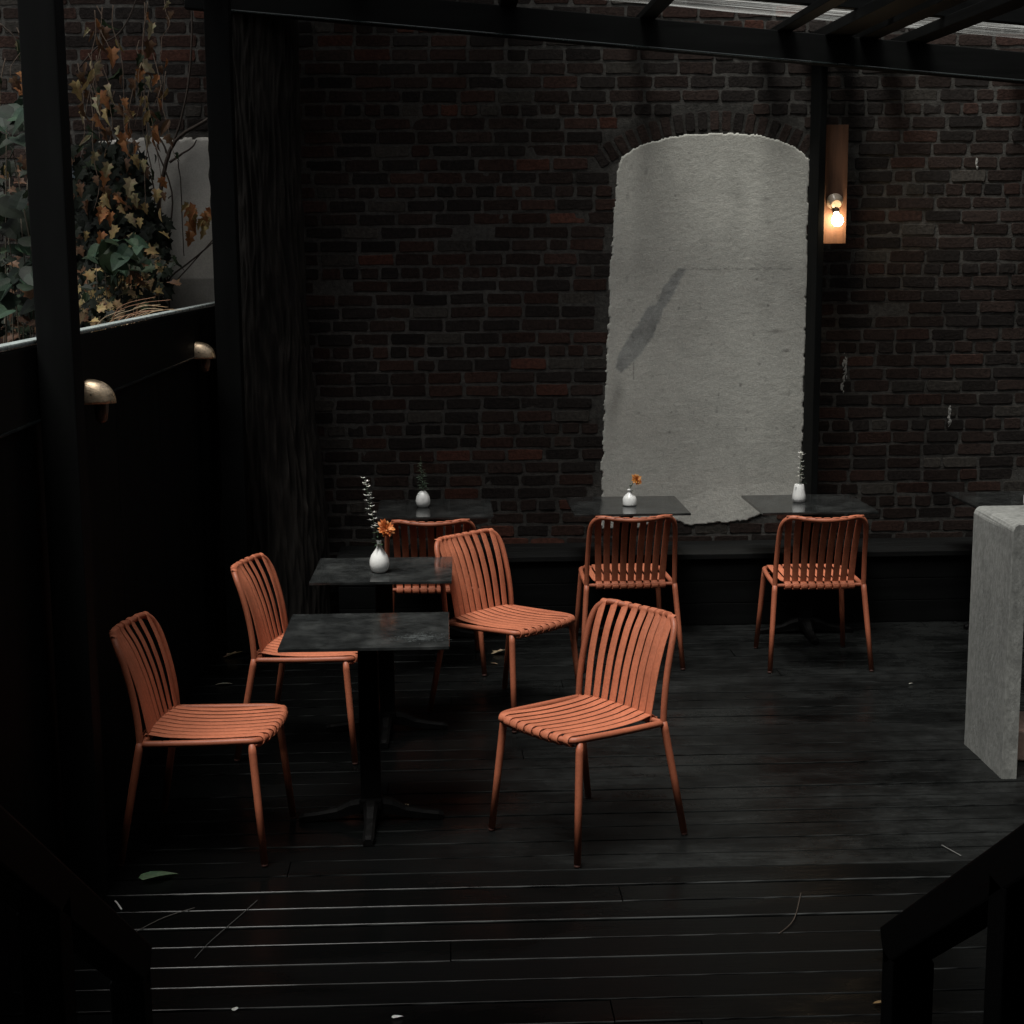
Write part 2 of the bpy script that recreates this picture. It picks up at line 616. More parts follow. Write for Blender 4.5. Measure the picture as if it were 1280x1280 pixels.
row = 0
z = 0.0
while z < 4.7:
    head = row % 6 == 2
    Lb = (0.100 if head else 0.203) * random.uniform(0.985, 1.015)
    x = -4.6 + random.uniform(-0.05, 0.05) + (0.107 if row % 2 else 0)
    dz = 0
    while x < 5.2:
        L = Lb + random.gauss(0, 0.005)
        if not head and random.random() < 0.05:
            L = 0.105
        gap = random.uniform(0.009, 0.017)
        cx = x + L / 2
        cz = z + CH / 2 + 0.004 * ns(cx * 0.7, row * 3.1) + random.gauss(0, 0.0012)
        rr = math.hypot(cx - AC[0], cz - AC[1])
        arch = AR0 - 0.02 < rr < AR1 + 0.03 and cz > AC[1] + 0.84 and abs(cx - AC[0]) < 0.74
        if not arch and not inside(cx, cz, PL) and not inside(cx, cz, PL2) and random.random() > 0.004:
            brick(cx, cz, L - gap * 0.4, CH - random.uniform(0.013, 0.021), random.gauss(0, 0.006))
        x += L + gap
    z += CH
    row += 1
k = -27
while k <= 27:
    a = R(k * 1.3) * 1.0
    for ra, rb in ((AR0, AR0 + 0.112),):
        rm = (ra + rb) / 2
        brick(AC[0] + math.sin(a) * rm, AC[1] + math.cos(a) * rm, 0.0505, rb - ra - 0.004, -a, 0.003)
    k += 2.7
wb.build('brickwork', MT['brick'], wall, attr=True)

# mortar bed: a slightly lumpy sheet, thicker in some joints so that it laps over brick edges
mo = MB()
st = 0.02
nx, nz_ = int(9.8 / st), int(4.75 / st)
vs, cs, fs = [], [], []
for j in range(nz_ + 1):
    for i in range(nx + 1):
        x, z = -4.6 + i * st, -0.02 + j * st
        h = -0.0004 + 0.0027 * fbm(x * 11, z * 13, 1, 3) + 0.0018 * ns(x * 1.1, z * 1.3, 5)
        vs.append((x, WALL - h, z))
        v = (0.060 if not (1.06 < math.hypot(x - AC[0], z - AC[1]) < 1.24 and z > 2.5) else 0.04) * (1 + 0.35 * ns(x * 0.8, z * 0.8, 9) + 0.25 * ns(x * 4, z * 4, 2))
        cs.append((v * 1.02, v * 0.98, v * 0.90))
for j in range(nz_):
    for i in range(nx):
        a = j * (nx + 1) + i
        fs.append((a, a + 1, a + nx + 2, a + nx + 1))
mo.add(vs, fs, cs, True)
mo.box((0.3, WALL + 0.16, 2.35), (9.8, 0.28, 4.75), 0, col=(0.05, 0.04, 0.035))
mo.build('mortar', MT['mortar'], wall, attr=True)


def plaster(poly, name, base, stain=None, label=None, st=0.0065):
    xs = [p[0] for p in poly]
    zs = [p[1] for p in poly]
    xa, xb, za, zb = min(xs) - 0.03, max(xs) + 0.03, min(zs) - 0.03, max(zs) + 0.03
    nx, nz = int((xb - xa) / st), int((zb - za) / st)
    idx = {}
    vs, cs, fs = [], [], []

    def vert(i, j):
        if (i, j) not in idx:
            x, z = xa + i * st, za + j * st
            idx[(i, j)] = len(vs)
            h = 0.0095 + 0.0014 * fbm(x * 3, z * 3, 4, 3) + 0.0008 * ns(x * 40, z * 40)
            vs.append([x + random.uniform(-.0015, .0015), WALL - h, z + random.uniform(-.0015, .0015)])
            cs.append(stain(x, z) if stain else base)
        return idx[(i, j)]
    cnt = {}
    for j in range(nz):
        for i in range(nx):
            x, z = xa + (i + .5) * st, za + (j + .5) * st
            wx = 0.012 * fbm(x * 14, z * 14, 7, 3) + 0.006 * ns(x * 60, z * 60, 1)
            wz = 0.007 * fbm(x * 14, z * 14, 17, 3) + 0.004 * ns(x * 60, z * 60, 11)
            if inside(x + wx, z + wz, poly):
                f = (vert(i, j), vert(i + 1, j), vert(i + 1, j + 1), vert(i, j + 1))
                fs.append(f)
                for q in f:
                    cnt[q] = cnt.get(q, 0) + 1
    for q, c in cnt.items():
        if c < 4:
            vs[q][1] = WALL + 0.004
    m = MB()
    m.add(vs, fs, cs, True)
    o = m.build(name, MT['plaster'], wall, attr=True)
    if label:
        o['label'] = label


ST = [(1.402, 2.040), (1.350, 2.040), (1.300, 1.975), (1.262, 1.93), (1.238, 1.86), (1.225, 1.83), (1.175, 1.82), (1.131, 1.735), (1.06, 1.64), (1.005, 1.54),
      (0.985, 1.47), (1.02, 1.43), (1.086, 1.497), (1.15, 1.565), (1.205, 1.645), (1.255, 1.76), (1.262, 1.795), (1.30, 1.85), (1.35, 1.945)]
PATCH = [(1.30, 0.50), (1.38, 0.66), (1.55, 0.735), (1.80, 0.77), (2.06, 0.775), (2.10, 0.66), (1.77, 0.52)]


def stain_main(x, z):
    v = 0.50 * (1 + 0.07 * fbm(x * 2.2, z * 2.2, 1, 4) + 0.09 * fbm(x * 11, z * 11, 2, 3) + 0.13 * ns(x * 75, z * 75, 3))
    cool = 0.0
    jx, jz = 0.008 * ns(x * 50, z * 50), 0.008 * ns(x * 50, z * 50, 5)
    hit = sum(inside(x + jx + ox, z + jz + oz, ST) for ox, oz in ((0, 0), (0.005, 0.002), (-0.005, -0.002), (0.002, -0.005), (-0.002, 0.005))) / 5
    if hit:
        v *= 1 - hit * max(0.15, min(0.5, 0.39 + 0.15 * fbm(x * 8, z * 8, 6, 4) + 0.1 * ns(x * 40, z * 40)))
        cool = hit
    # long faint run below the scar, along the left edge
    run = math.exp(-((x - (0.985 + 0.04 * ns(0, z * 4))) / 0.035) ** 2) * max(0, min(1, (1.47 - z) / 0.15)) * max(0, min(1, (z - 0.98) / 0.3))
    v *= 1 - 0.30 * run
    if abs(x - 1.094) < 0.004 and 1.39 < z < 1.50:
        v *= 0.6
    if inside(x + jx, z + jz, PATCH):
        v *= 1.13
    if 1.40 < x < 2.03 and abs(z - 2.036 - 0.002 * ns(x * 30, 0)) < 0.0035 and ns(x * 22, 3) > -0.25:
        v *= 0.72
    for (sx, sz, rx, rz, kk) in ((1.93, 1.67, 0.045, 0.012, 0.45), (2.00, 1.555, 0.022, 0.008, 0.55), (1.69, 2.46, 0.05, 0.03, 0.18), (1.86, 2.44, 0.03, 0.012, 0.3),
                                 (1.07, 1.86, 0.02, 0.008, 0.3), (1.6, 1.30, 0.005, 0.014, 0.5), (1.33, 2.455, 0.006, 0.006, 0.6), (1.885, 1.82, 0.006, 0.008, 0.7),
                                 (1.815, 1.975, 0.006, 0.006, 0.7), (1.36, 1.81, 0.006, 0.006, 0.6), (1.73, 1.355, 0.006, 0.01, 0.6), (1.31, 1.08, 0.006, 0.008, 0.6)):
        q = ((x - sx) / rx) ** 2 + ((z - sz) / rz) ** 2
        if q < 4:
            v *= 1 - kk * math.exp(-q * (1 + 0.5 * ns(x * 80, z * 80)))
    if ns(x * 28, z * 28, 12) > 0.62:
        v *= 0.78
    top = max(0, min(1, (z - 2.6) / 0.18))
    v *= 1 - 0.10 * top
    return (v * (1 - 0.02 * cool), v * (0.995 + 0.01 * cool), v * (0.91 + 0.05 * cool))


def stain_two(x, z):
    v = 0.42 * (1 + 0.3 * fbm(x * 3, z * 3, 1, 4))
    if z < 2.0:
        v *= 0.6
    return (v, v * 0.97, v * 0.9)


plaster(PL, 'plaster_infill', (0.3, 0.3, 0.28), stain_main, 'grey plaster filling an arched blind window with a dark diagonal scar')
plaster(PL2, 'plaster_patch', (0.2, 0.2, 0.18), stain_two, 'dull plaster patch behind the vines, seen over the fence', st=0.012)

# crumbs of white salts on the brickwork right of the post
e = MB()
for (px, py, n, sw) in ((1057, 452, 26, 0.012), (1057, 462, 16, 0.012), (1055, 474, 14, 0.007), (1053, 484, 10, 0.012), (1187, 515, 24, 0.009), (1187, 526, 16, 0.008), (1221, 203, 20, 0.007)):
    p = at(px, py, WALL - 0.009)
    for i in range(n):
        q = p + Vector((random.gauss(0, sw * 0.45), random.uniform(-0.003, 0.0), random.gauss(0, 0.017)))
        rr, nn = random.uniform(0.002, 0.008), 11
        e.add([q] + [q + Vector((math.cos(6.283 * t / nn) * rr * random.uniform(0.4, 1.1), 0.004, math.sin(6.283 * t / nn) * rr * random.uniform(0.7, 2.4))) for t in range(nn)],
              [(0, 1 + t, 1 + (t + 1) % nn) for t in range(nn)])
e.build('salt_stain', MT['salts'], wall)

# ------------------------------------------------------------------ unseen walls and overhang added behind the viewer and at right to block light
b = thing('blocker_building', (0, -1.2, 0), 'unseen grey facade added behind the viewer to cut light, door onto the deck steps', 'blocker_building')
m = MB()
m.box((-3.3, -0.15, 4.0), (5.6, 0.3, 8.6), 0.01)
m.box((4.8, -0.15, 4.0), (8.4, 0.3, 8.6), 0.01)
m.box((0.05, -0.15, 5.45), (1.1, 0.298, 5.7), 0.01)
m.build('wall', MT['render'], b)
m = MB()
m.box((0.05, -0.12, 1.58), (1.08, 0.06, 2.02), 0.004)
m.build('door', MT['black'], b)
m = MB()
m.box((0.0, 2.25, 3.35), (11.0, 4.7, 0.16), 0.01)
m.build('shade_canopy', MT['render'], b)  # added overhang out of view, shades the front boards, rails and chair backs
b = thing('blocker_wall', (4.8, 4, 0), 'unseen tall grey wall added at the right end of the deck to cut sky light', 'wall')
m = MB()
m.box((0.0, 0.0, 2.6), (0.25, 10.0, 5.9), 0.01)
m.build('wall', MT['render'], b)  # added out of view to reduce sky fill from the right

# ------------------------------------------------------------------ left fence with its cap rail
fn = thing('fence', (FENCE, 4.5, 0), 'tall black board fence along the left side of the deck with a wet cap rail', 'fence')
m = MB()
for i in range(9):
    y0 = 0.35 + i * 0.93 - 1.35
    m.box((-0.034, y0 + 0.46, 0.79), (0.018, 0.924, 1.72), 0.002)
m.build('panel', MT['black'], fn)
m = MB()
m.box((-0.012, 3.0 - 0.2, 1.735), (0.028, 7.7, 0.235), 0.004)
m.build('fascia', MT['blacky'], fn)
m = MB()
m.box((-0.012, 2.8, 1.618), (0.040, 7.7, 0.012), 0.004)
m.build('lip', MT['wetcap'], fn)
m = MB()
m.box((-0.022, 2.8, 1.866), (0.044, 7.7, 0.014), 0.005)
m.build('cap_rail', MT['palecap'], fn)

# ------------------------------------------------------------------ pergola: posts, sloping header, rafters, streaked roof sheets
pg = thing('pergola', (0, 8.6, 0), 'black timber pergola with a sloping header beam and streaked clear roof along the brick wall', 'pergola')
SL = -0.0872          # the roof falls to the right


def hz(x):            # top of the header at x
    return 3.452 + SL * (x - 0.058)


def beam_part(name, a, b_, wx, hh, mt='blackx', upv=(0, 0, 1)):
    m = MB()
    o = Vector((0, 8.6, 0))
    m.beam(Vector(a) - o, Vector(b_) - o, wx, hh, 0.004, upv)
    return m.build(name, MT[mt], pg)


beam_part('header_beam', (-1.35, 8.64, hz(-1.35) - 0.078), (4.4, 8.64, hz(4.4) - 0.078), 0.08, 0.156)
m = MB()
o = Vector((0, 8.6, 0))
m.beam(Vector((-1.2, 8.592, hz(-1.2) - 0.150)) - o, Vector((4.4, 8.592, hz(4.4) - 0.150)) - o, 0.014, 0.010, 0.003)
m.build('drip_edge', MT['wetcap'], pg)
for xr, wd in ((-1.18, 0.09), (-0.45, 0.09), (0.348, 0.09), (1.091, 0.085), (1.83, 0.085), (2.12, 0.15), (2.285, 0.11), (2.545, 0.12), (3.3, 0.09), (4.0, 0.09)):
    hh = 0.055 if wd > 0.1 else 0.036
    zt = hz(xr) + hh / 2 + 0.002
    beam_part('rafter', (xr, 5.0, zt - 0.07), (xr, WALL - 0.03, zt + 0.008), wd, hh, 'blacky')
beam_part('purlin', (-1.2, 7.98, hz(-1.2) + 0.088), (4.4, 7.98, hz(4.4) + 0.088), 0.06, 0.105)
beam_part('purlin', (-1.2, 5.05, hz(-1.2) - 0.05), (4.4, 5.05, hz(4.4) - 0.05), 0.09, 0.16)
for (px_, py_, wx_, wy_, zt) in ((-1.236, 5.06, 0.113, 0.12, 3.44), (-1.15, 8.36, 0.125, 0.12, 3.46), (2.117, 9.02, 0.038, 0.24, 3.25), (4.3, 8.64, 0.1, 0.1, 2.95), (4.3, 5.06, 0.1, 0.1, 2.9)):
    m = MB()
    z0 = 0.002 if py_ < 9 else 0.45
    m.box((px_, py_ - 8.6, (zt + z0) / 2), (wx_, wy_, zt - z0), 0.005)
    m.build('post', MT['black'], pg)
m = MB()
ya, yb = 7.9, WALL - 0.02
nxx, nyy = 60, 24
for sgn in (0,):
    vs, fs = [], []
    for j in range(nyy + 1):
        for i in range(nxx + 1):
            xx = -1.35 + 5.8 * i / nxx
            yy = ya + (yb - ya) * j / nyy
            vs.append((xx, yy - 8.6, hz(xx) + 0.155 + 0.02 * (yy - 8.6) + 0.003 * ns(xx * 3, yy * 3)))
    for j in range(nyy):
        for i in range(nxx):
            a = j * (nxx + 1) + i
            fs.append((a, a + 1, a + nxx + 2, a + nxx + 1))
    m.add(vs, fs, None, True)
m.build('roof_sheet', MT['roof'], pg)

# timber board with the bare bulb, right of the wall post
bd = MB()
bd.box((0, 0, 0), (0.136, 0.030, 0.66), 0.003)
o = bd.build('wooden_board', MT['board'], loc=(2.2055, 8.962, 2.505))
tag(o, 'narrow bare timber board lit orange by the bulb, fixed beside the black wall post', 'board')
lp = thing('wall_lamp', (2.203, 8.945, 2.40), 'bare glowing bulb in a porcelain socket on the lit timber board', 'lamp')
ax = Vector((0.03, -0.55, -0.83)).normalized()
m = MB()
m.lathe([(0.046, -0.006), (0.047, 0.006), (0.044, 0.012), (0.034, 0.022), (0.030, 0.040), (0.027, 0.046), (0.02, 0.046)], 28, (0, 0, 0.012), axis=(0, -0.93, -0.36))
m.build('base', MT['porcelain'], lp)
m = MB()
m.lathe([(0.019, 0.035), (0.020, 0.05), (0.019, 0.062), (0.015, 0.066)], 20, (0, 0, 0), axis=ax)
m.build('socket', MT['darkmetal'], lp)
m = MB()
m.lathe([(0.013, 0.062), (0.014, 0.072), (0.019, 0.082), (0.027, 0.094), (0.032, 0.108), (0.032, 0.120), (0.027, 0.134), (0.017, 0.143), (0.005, 0.147)], 28, (0, 0, 0), axis=ax)
m.build('bulb', MT['bulb'], lp)

# ------------------------------------------------------------------ long bench against the wall
bn = thing('bench', (1.5, 8.98, 0), 'long black timber bench running along the foot of the brick wall', 'bench')
m = MB()
for i in range(3):
    m.box((0.45, -0.145 + i * 0.143 - 0.005, 0.408), (5.2, 0.136, 0.032), 0.004)
m.build('seat', mat('black_bench_slats', (0.0065, 0.007, 0.007), rough=0.55, spec=0.2, var=0.4, scale=6, bump=0.4, bscale=30, stretch=(0.12, 1, 1)), bn)
m = MB()
for i in range(3):
    m.box((0.45, -0.19, 0.066 + i * 0.130), (5.18, 0.02, 0.127), 0.003)
m.build('front_panel', MT['blackx'], bn)

# ------------------------------------------------------------------ tree trunk in the back left corner
tr = thing('tree', (-1.03, 8.86, -0.3), 'dark rough-barked tree trunk growing in the corner between fence and brick wall', 'tree')
m = MB()
nseg, nz2 = 360, 300
vs, cs, fs = [], [], []
for j in range(nz2 + 1):
    z = 5.6 * j / nz2
    fl = 0.25 + 0.12 * math.exp(-z / 0.55) + 0.055 * math.exp(-((z - 0.9) / 0.6) ** 2) - 0.004 * z
    for i in range(nseg):
        a = 2 * math.pi * i / nseg
        rad = fl * (1 + 0.05 * ns(math.cos(a) * 1.5, math.sin(a) * 1.5, z * 0.6))
        tw = a + 0.10 * ns(z * 1.7, math.cos(a) * 2, 3)
        rid = 1 - 2.2 * abs(ns(math.cos(tw) * 7.5, math.sin(tw) * 7.5, z * 2.6)) + 0.6 * ns(math.cos(tw) * 22, math.sin(tw) * 22, z * 7) + 0.25 * ns(math.cos(tw) * 50, math.sin(tw) * 50, z * 16)
        rid = max(-0.8, min(1.3, rid - 0.35))
        rad += 0.018 * rid
        off = 0.03 * ns(z * 0.5, 4)
        vs.append((rad * math.cos(a) + off, rad * math.sin(a) * 0.85, z))
        v = 0.013 * (1 + 0.6 * rid)
        v = max(0.006, v)
        cs.append((v, v * 0.9, v * 0.8))
for j in range(nz2):
    for i in range(nseg):
        fs.append((j * nseg + i, j * nseg + (i + 1) % nseg, (j + 1) * nseg + (i + 1) % nseg, (j + 1) * nseg + i))
m.add(vs, fs, cs, True)
m.build('trunk', MT['bark'], tr, attr=True)

m = MB()
rr_ = random.Random(5)
clumps = [(Vector((rr_.uniform(-2.6, 0.2), rr_.uniform(7.2, 9.6), rr_.uniform(5.2, 7.2))), rr_.uniform(0.5, 0.9)) for _ in range(15)]  # unseen leaf clumps added above the trunk to shade the left wall
for c_, cr in clumps:
    for i in range(110):
        q = Vector((rr_.gauss(0, 1), rr_.gauss(0, 1), rr_.gauss(0, 0.7))) * (cr * 0.5) + c_ - tr.location
        a_, b_ = Vector((rr_.gauss(0, 1), rr_.gauss(0, 1), rr_.gauss(0, .5))).normalized(), Vector((rr_.gauss(0, .4), rr_.gauss(0, .4), 1)).normalized()
        s_ = a_.cross(b_) * 0.075
        l_ = a_ * 0.2
        m.add([q, q + l_ * 0.5 + s_, q + l_, q + l_ * 0.5 - s_], [(0, 1, 2, 3)], rr_.choice([(0.03, 0.05, 0.02), (0.05, 0.06, 0.02), (0.09, 0.07, 0.03)]))
SHADE_CROWN = m
m = MB()
for c_, cr in clumps[:14]:
    e_ = c_ - tr.location
    m.tube(spline([(0, 0, 5.1), (e_.x * 0.35, e_.y * 0.35, 5.1 + (e_.z - 5.1) * 0.6), tuple(e_)], 6), [0.11 - 0.09 * q / 12 for q in range(13)], 8, True, (0.024, 0.021, 0.018))
m.build('limbs', MT['bark'], tr, attr=True)
# ------------------------------------------------------------------ chairs
chair = thing('chair', (0, 0, 0), 'x', 'chair', 'terracotta strap chairs on the deck')


def back_x(z, y):
    """surface of the back: leans back with height, bowed back in the middle"""
    pts = [(0.42, -0.168), (0.50, -0.180), (0.60, -0.195), (0.70, -0.222), (0.78, -0.252), (0.83, -0.272)]
    x = pts[-1][1]
    for (z0, a), (z1, b) in zip(pts[:-1], pts[1:]):
        if z <= z1:
            x = a + (b - a) * (z - z0) / (z1 - z0)
            break
    return x - (1 - min(1, (y / 0.2) ** 2)) * (0.018 + 0.034 * max(0, (z - 0.42) / 0.4))


def make_chair(root):
    # seat straps: wrapped over the front rail and the rear rail
    m = MB()
    for k in range(-4, 5):
        yf, yr = 0.0435 * k, 0.0410 * k
        dish = 0.004 * (1 - (k / 4.5) ** 2)
        bow = 0.0105 - 0.020 * abs(k / 4.0) ** 3
        P = [(0.222 + bow, yf, 0.424), (0.243 + bow, yf, 0.426), (0.258 + bow, yf, 0.442), (0.253 + bow, yf, 0.458), (0.238 + bow, yf, 0.4635),
             (0.20 + bow, yf, 0.461 - dish * .5), (0.10, (yf * 2 + yr) / 3, 0.454 - dish), (0.0, (yf + yr) / 2, 0.450 - dish), (-0.10, (yf + 2 * yr) / 3, 0.451 - dish * .6),
             (-0.155, yr, 0.456), (-0.176 - 0.012 * (1 - (k / 4.5) ** 2), yr, 0.458), (-0.190 - 0.012 * (1 - (k / 4.5) ** 2), yr, 0.444)]
        m.ribbon(spline(P, 4), 0.0162, 0.0042)
    m.build('seat', MT['strap'], root)
    m = MB()
    for k in range(-4, 5):
        yb, yt = 0.0410 * k, 0.0450 * k
        P = []
        b0 = back_x(0.43, yb)
        P += [(b0 - 0.026, yb, 0.446), (b0 - 0.024, yb, 0.430), (b0 - 0.008, yb, 0.422), (b0 + 0.006, yb, 0.430)]
        for z in (0.455, 0.50, 0.56, 0.62, 0.68, 0.735, 0.78):
            t = (z - 0.43) / 0.37
            yy = yb + (yt - yb) * t
            if z < 0.77:
                P.append((back_x(z, yy) + 0.010, yy, z))
        drop = 0.010 * (k / 4) ** 4 + 0.015 * (1 - (k / 4) ** 2)
        tx = back_x(0.81, yt)
        P += [(tx + 0.012, yt, 0.806 - drop), (tx + 0.006, yt, 0.822 - drop), (tx - 0.004, yt, 0.8275 - drop), (tx - 0.011, yt, 0.8265 - drop)]
        m.ribbon(spline(P, 4), 0.0162, 0.0042)
    m.build('backrest', MT['strap'], root)
    # seat frame: side rails, rounded front rail, rear rail
    m = MB()
    half = [(-0.180, 0.226, 0.437), (-0.05, 0.224, 0.441), (0.08, 0.220, 0.446), (0.17, 0.214, 0.450), (0.218, 0.203, 0.4495), (0.236, 0.176, 0.4465), (0.246, 0.13, 0.446), (0.2515, 0.06, 0.446)]
    full = [(x, y_, z) for x, y_, z in half] + [(x, -y_, z) for x, y_, z in reversed(half)]
    m.tube(spline(full, 5), 0.0125, 10)
    m.tube(spline([(-0.180, 0.224, 0.440), (-0.178, 0.15, 0.440), (-0.186, 0, 0.440), (-0.178, -0.15, 0.440), (-0.180, -0.224, 0.440)], 4), 0.010, 8)
    m.build('seat_frame', MT['frame'], root)
    m = MB()
    half = [(-0.184, 0.229, 0.43), (-0.190, 0.228, 0.52), (-0.206, 0.225, 0.62), (-0.232, 0.221, 0.72), (-0.253, 0.212, 0.772), (-0.269, 0.192, 0.799),
            (-0.285, 0.160, 0.810), (-0.307, 0.09, 0.803)]
    full = half + [(-0.321, 0, 0.799)] + [(x, -y_, z) for x, y_, z in reversed(half)]
    m.tube(spline(full, 5), 0.0125, 10)
    m.build('back_frame', MT['frame'], root)
    for s_ in (1, -1):
        for (a, b_) in (((0.208, s_ * 0.207, 0.440), (0.247, s_ * 0.238, 0.012)), ((-0.184, s_ * 0.229, 0.445), (-0.264, s_ * 0.262, 0.012))):
            m = MB()
            a, b_ = Vector(a), Vector(b_)
            m.tube([a, a.lerp(b_, 0.08), a.lerp(b_, 0.5), b_], [0.0125, 0.0142, 0.0136, 0.0128], 12)
            lg = m.build('leg', MT['frame'], root)
            m = MB()
            dd = (b_ - a).normalized()
            m.tube([b_ - dd * 0.004, b_ + dd * 0.006, Vector((b_.x + dd.x * 0.01, b_.y + dd.y * 0.01, 0.001))], [0.0115, 0.0122, 0.0112], 10)
            m.build('foot', MT['foot'], lg)


make_chair(chair)
CH_L = [(-0.888, 5.544, -6.6, 'terracotta strap chair nearest the black fence, left of the front table'),
        (-0.610, 6.667, -11.3, 'terracotta strap chair at the trunk side, its seat partly covered by the front table'),
        (0.267, 7.130, -44.2, 'terracotta strap chair pulled out at the right of the table with the white bottle vase'),
        (0.482, 5.543, -142.5, 'terracotta strap chair nearest the viewer in the open middle of the deck'),
        (-0.096, 8.02, 90.1, 'terracotta strap chair seen from behind, mostly hidden by the two square tables'),
        (0.921, 8.06, 92.3, 'terracotta strap chair seen from behind at the wall table with the orange flower'),
        (1.892, 7.975, 89.5, 'terracotta strap chair seen from behind at the wall table left of the concrete counter')]
for i, (x, y_, a, lab) in enumerate(CH_L):
    if i == 0:
        chair.location = (x, y_, 0.001)
        chair.rotation_euler.z = R(a)
        chair['label'] = lab
    else:
        dup(chair, (x, y_, 0.001), R(a), lab)


# ------------------------------------------------------------------ tables
def make_table(root, tx, ty):
    m = MB()
    m.box((0, 0, 0.7385), (tx, ty, 0.013), 0.002)
    m.build('tabletop', MT['top'], root)
    m = MB()
    m.box((0, 0, 0.395), (0.074, 0.074, 0.65), 0.004)
    m.build('column', MT['iron'], root)
    m = MB()
    m.box((0, 0, 0.7255), (0.30, 0.05, 0.012), 0.002)
    m.box((0, 0, 0.7235), (0.05, 0.30, 0.012), 0.002)
    m.build('bracket', MT['iron'], root)
    m = MB()
    m.box((0, 0, 0.072), (0.086, 0.086, 0.05), 0.01)
    for k in range(4):
        a = k * math.pi / 2
        ca, sa = math.cos(a), math.sin(a)
        prof_ = [(0.03, 0.064, 0.038, 0.030), (0.08, 0.055, 0.032, 0.026), (0.13, 0.034, 0.026, 0.019), (0.20, 0.023, 0.025, 0.016), (0.255, 0.017, 0.027, 0.0165), (0.275, 0.013, 0.021, 0.012)]
        vs, fs = [], []
        for (rr, zz, hw, hh) in prof_:
            for (u, v) in ((-1, -1), (1, -1), (1, .4), (.55, 1), (-.55, 1), (-1, .4)):
                vs.append((rr * ca - u * hw * 0.8 * sa, rr * sa + u * hw * 0.8 * ca, max(0.001, zz + v * hh)))
        n = 6
        for i in range(len(prof_) - 1):
            for j in range(n):
                fs.append((i * n + j, i * n + (j + 1) % n, (i + 1) * n + (j + 1) % n, (i + 1) * n + j))
        fs.append(tuple(range(n))[::-1])
        fs.append(tuple((len(prof_) - 1) * n + j for j in range(n)))
        m.add(vs, fs, None)
    m.build('base', MT['iron'], root)


TG = 'black square cafe tables'
t1 = thing('table', (-0.314, 5.728, 0), 'front black square table with a worn grey patch and nothing on it', 'table', TG)
make_table(t1, 0.612, 0.55)
dup(t1, (-0.298, 6.872, 0), R(-0.6), 'second black square table carrying the white bottle vase with two flowers')
t2 = thing('table', (-0.08, 8.575, 0), 'black wall table with the egg shaped white vase, next to the tree trunk', 'table', TG)
make_table(t2, 0.63, 0.62)
dup(t2, (0.985, 8.585, 0), 0, 'black wall table in front of the plaster arch holding the orange flower')
dup(t2, (2.0, 8.56, 0), 0, 'black wall table under the bulb board holding the tapered white vase')
dup(t2, (3.2, 8.585, 0), 0, 'black wall table mostly hidden behind the concrete counter')
# worn patch on the front table
m = MB()
p = Vector((0.20, -0.14, 0.7455))
vs, fs = [], []
for q in range(420):
    if q < 30:
        c0, rr = p + Vector((random.gauss(0, 0.030), random.gauss(0, 0.022), random.uniform(0, 0.0006))), random.uniform(0.003, 0.010)
    else:
        c0, rr = p + Vector((random.gauss(0, 0.045), random.gauss(0, 0.030), random.uniform(0, 0.0006))), random.uniform(0.0006, 0.003)
    n = random.randint(7, 11)
    b0 = len(vs)
    ph = random.uniform(0, 6)
    for i in range(n):
        a = ph + 2 * math.pi * i / n
        k = rr * random.uniform(0.6, 1.2)
        vs.append(c0 + Vector((math.cos(a) * k * 1.7, math.sin(a) * k, 0)))
    fs.append(tuple(range(b0, b0 + n)))
m.add(vs, fs)
m.build('scuff', mat('scuffed_grey', (0.052, 0.058, 0.058), rough=0.45, spec=0.3, var=0.5, scale=60), t1)

# ------------------------------------------------------------------ concrete counter
cn = thing('concrete_counter', (2.70, 6.27, 0), 'pale grey concrete bar counter with a rounded corner at the right edge of the deck', 'counter')
m = MB()
TH, HT, DP, LN = 0.064, 1.055, 0.47, 1.6
RO, RI = 0.036, 0.016
outer, inner = [], []
xl = -0.465
for i in range(9):
    a = math.pi - i * math.pi / 16
    outer.append((xl + RO + RO * math.cos(a), HT - RO + RO * math.sin(a)))
loop = [(xl, 0.0), (xl, 0.5)] + outer + [(xl + 0.6, HT), (xl + LN, HT), (xl + LN, HT - TH), (xl + 0.6, HT - TH)]
for i in range(7):
    a = math.pi / 2 + i * math.pi / 12
    loop.append((xl + TH + RI + RI * math.cos(a), HT - TH - RI + RI * math.sin(a)))
loop += [(xl + TH, 0.5), (xl + TH, 0.0)]
N_ = len(loop)
ys = [-DP / 2, -DP / 2 + 0.006, -0.1, 0.1, DP / 2 - 0.006, DP / 2]
vs, fs = [], []
cx0 = sum(p_[0] for p_ in loop) / N_
for yi, yy in enumerate(ys):
    for (lx, lz) in loop:
        ins = 0.003 if yi in (0, len(ys) - 1) else 0
        ox = ins if lx < xl + TH / 2 else (-ins if lz < HT - TH else 0)
        oz = -ins if lz > HT - 0.001 else 0
        vs.append((lx + ox + random.gauss(0, 0.0006), yy, lz + oz + random.gauss(0, 0.0006) * (lz > 0.01)))
for yi in range(len(ys) - 1):
    for j in range(N_):
        a, b_ = yi * N_ + j, yi * N_ + (j + 1) % N_
        fs.append((a, a + N_, b_ + N_, b_))
fs.append(tuple(range(N_)))
fs.append(tuple((len(ys) - 1) * N_ + j for j in range(N_ - 1, -1, -1)))
m.add(vs, fs)
m.build('slab', MT['concrete'], cn)
m = MB()
m.box((LN - 0.47 - 0.03, 0, 0.495), (TH, DP, 0.99), 0.004)
m.build('leg', MT['concrete'], cn)
m = MB()
m.box((0, 0, 0.073), (0.55, 0.30, 0.128), 0.006, rz=R(-6))
for dx in (-0.24, 0.24):
    m.box((dx, -dx * 0.1, 0.005), (0.05, 0.28, 0.009), 0.002, rz=R(-6))
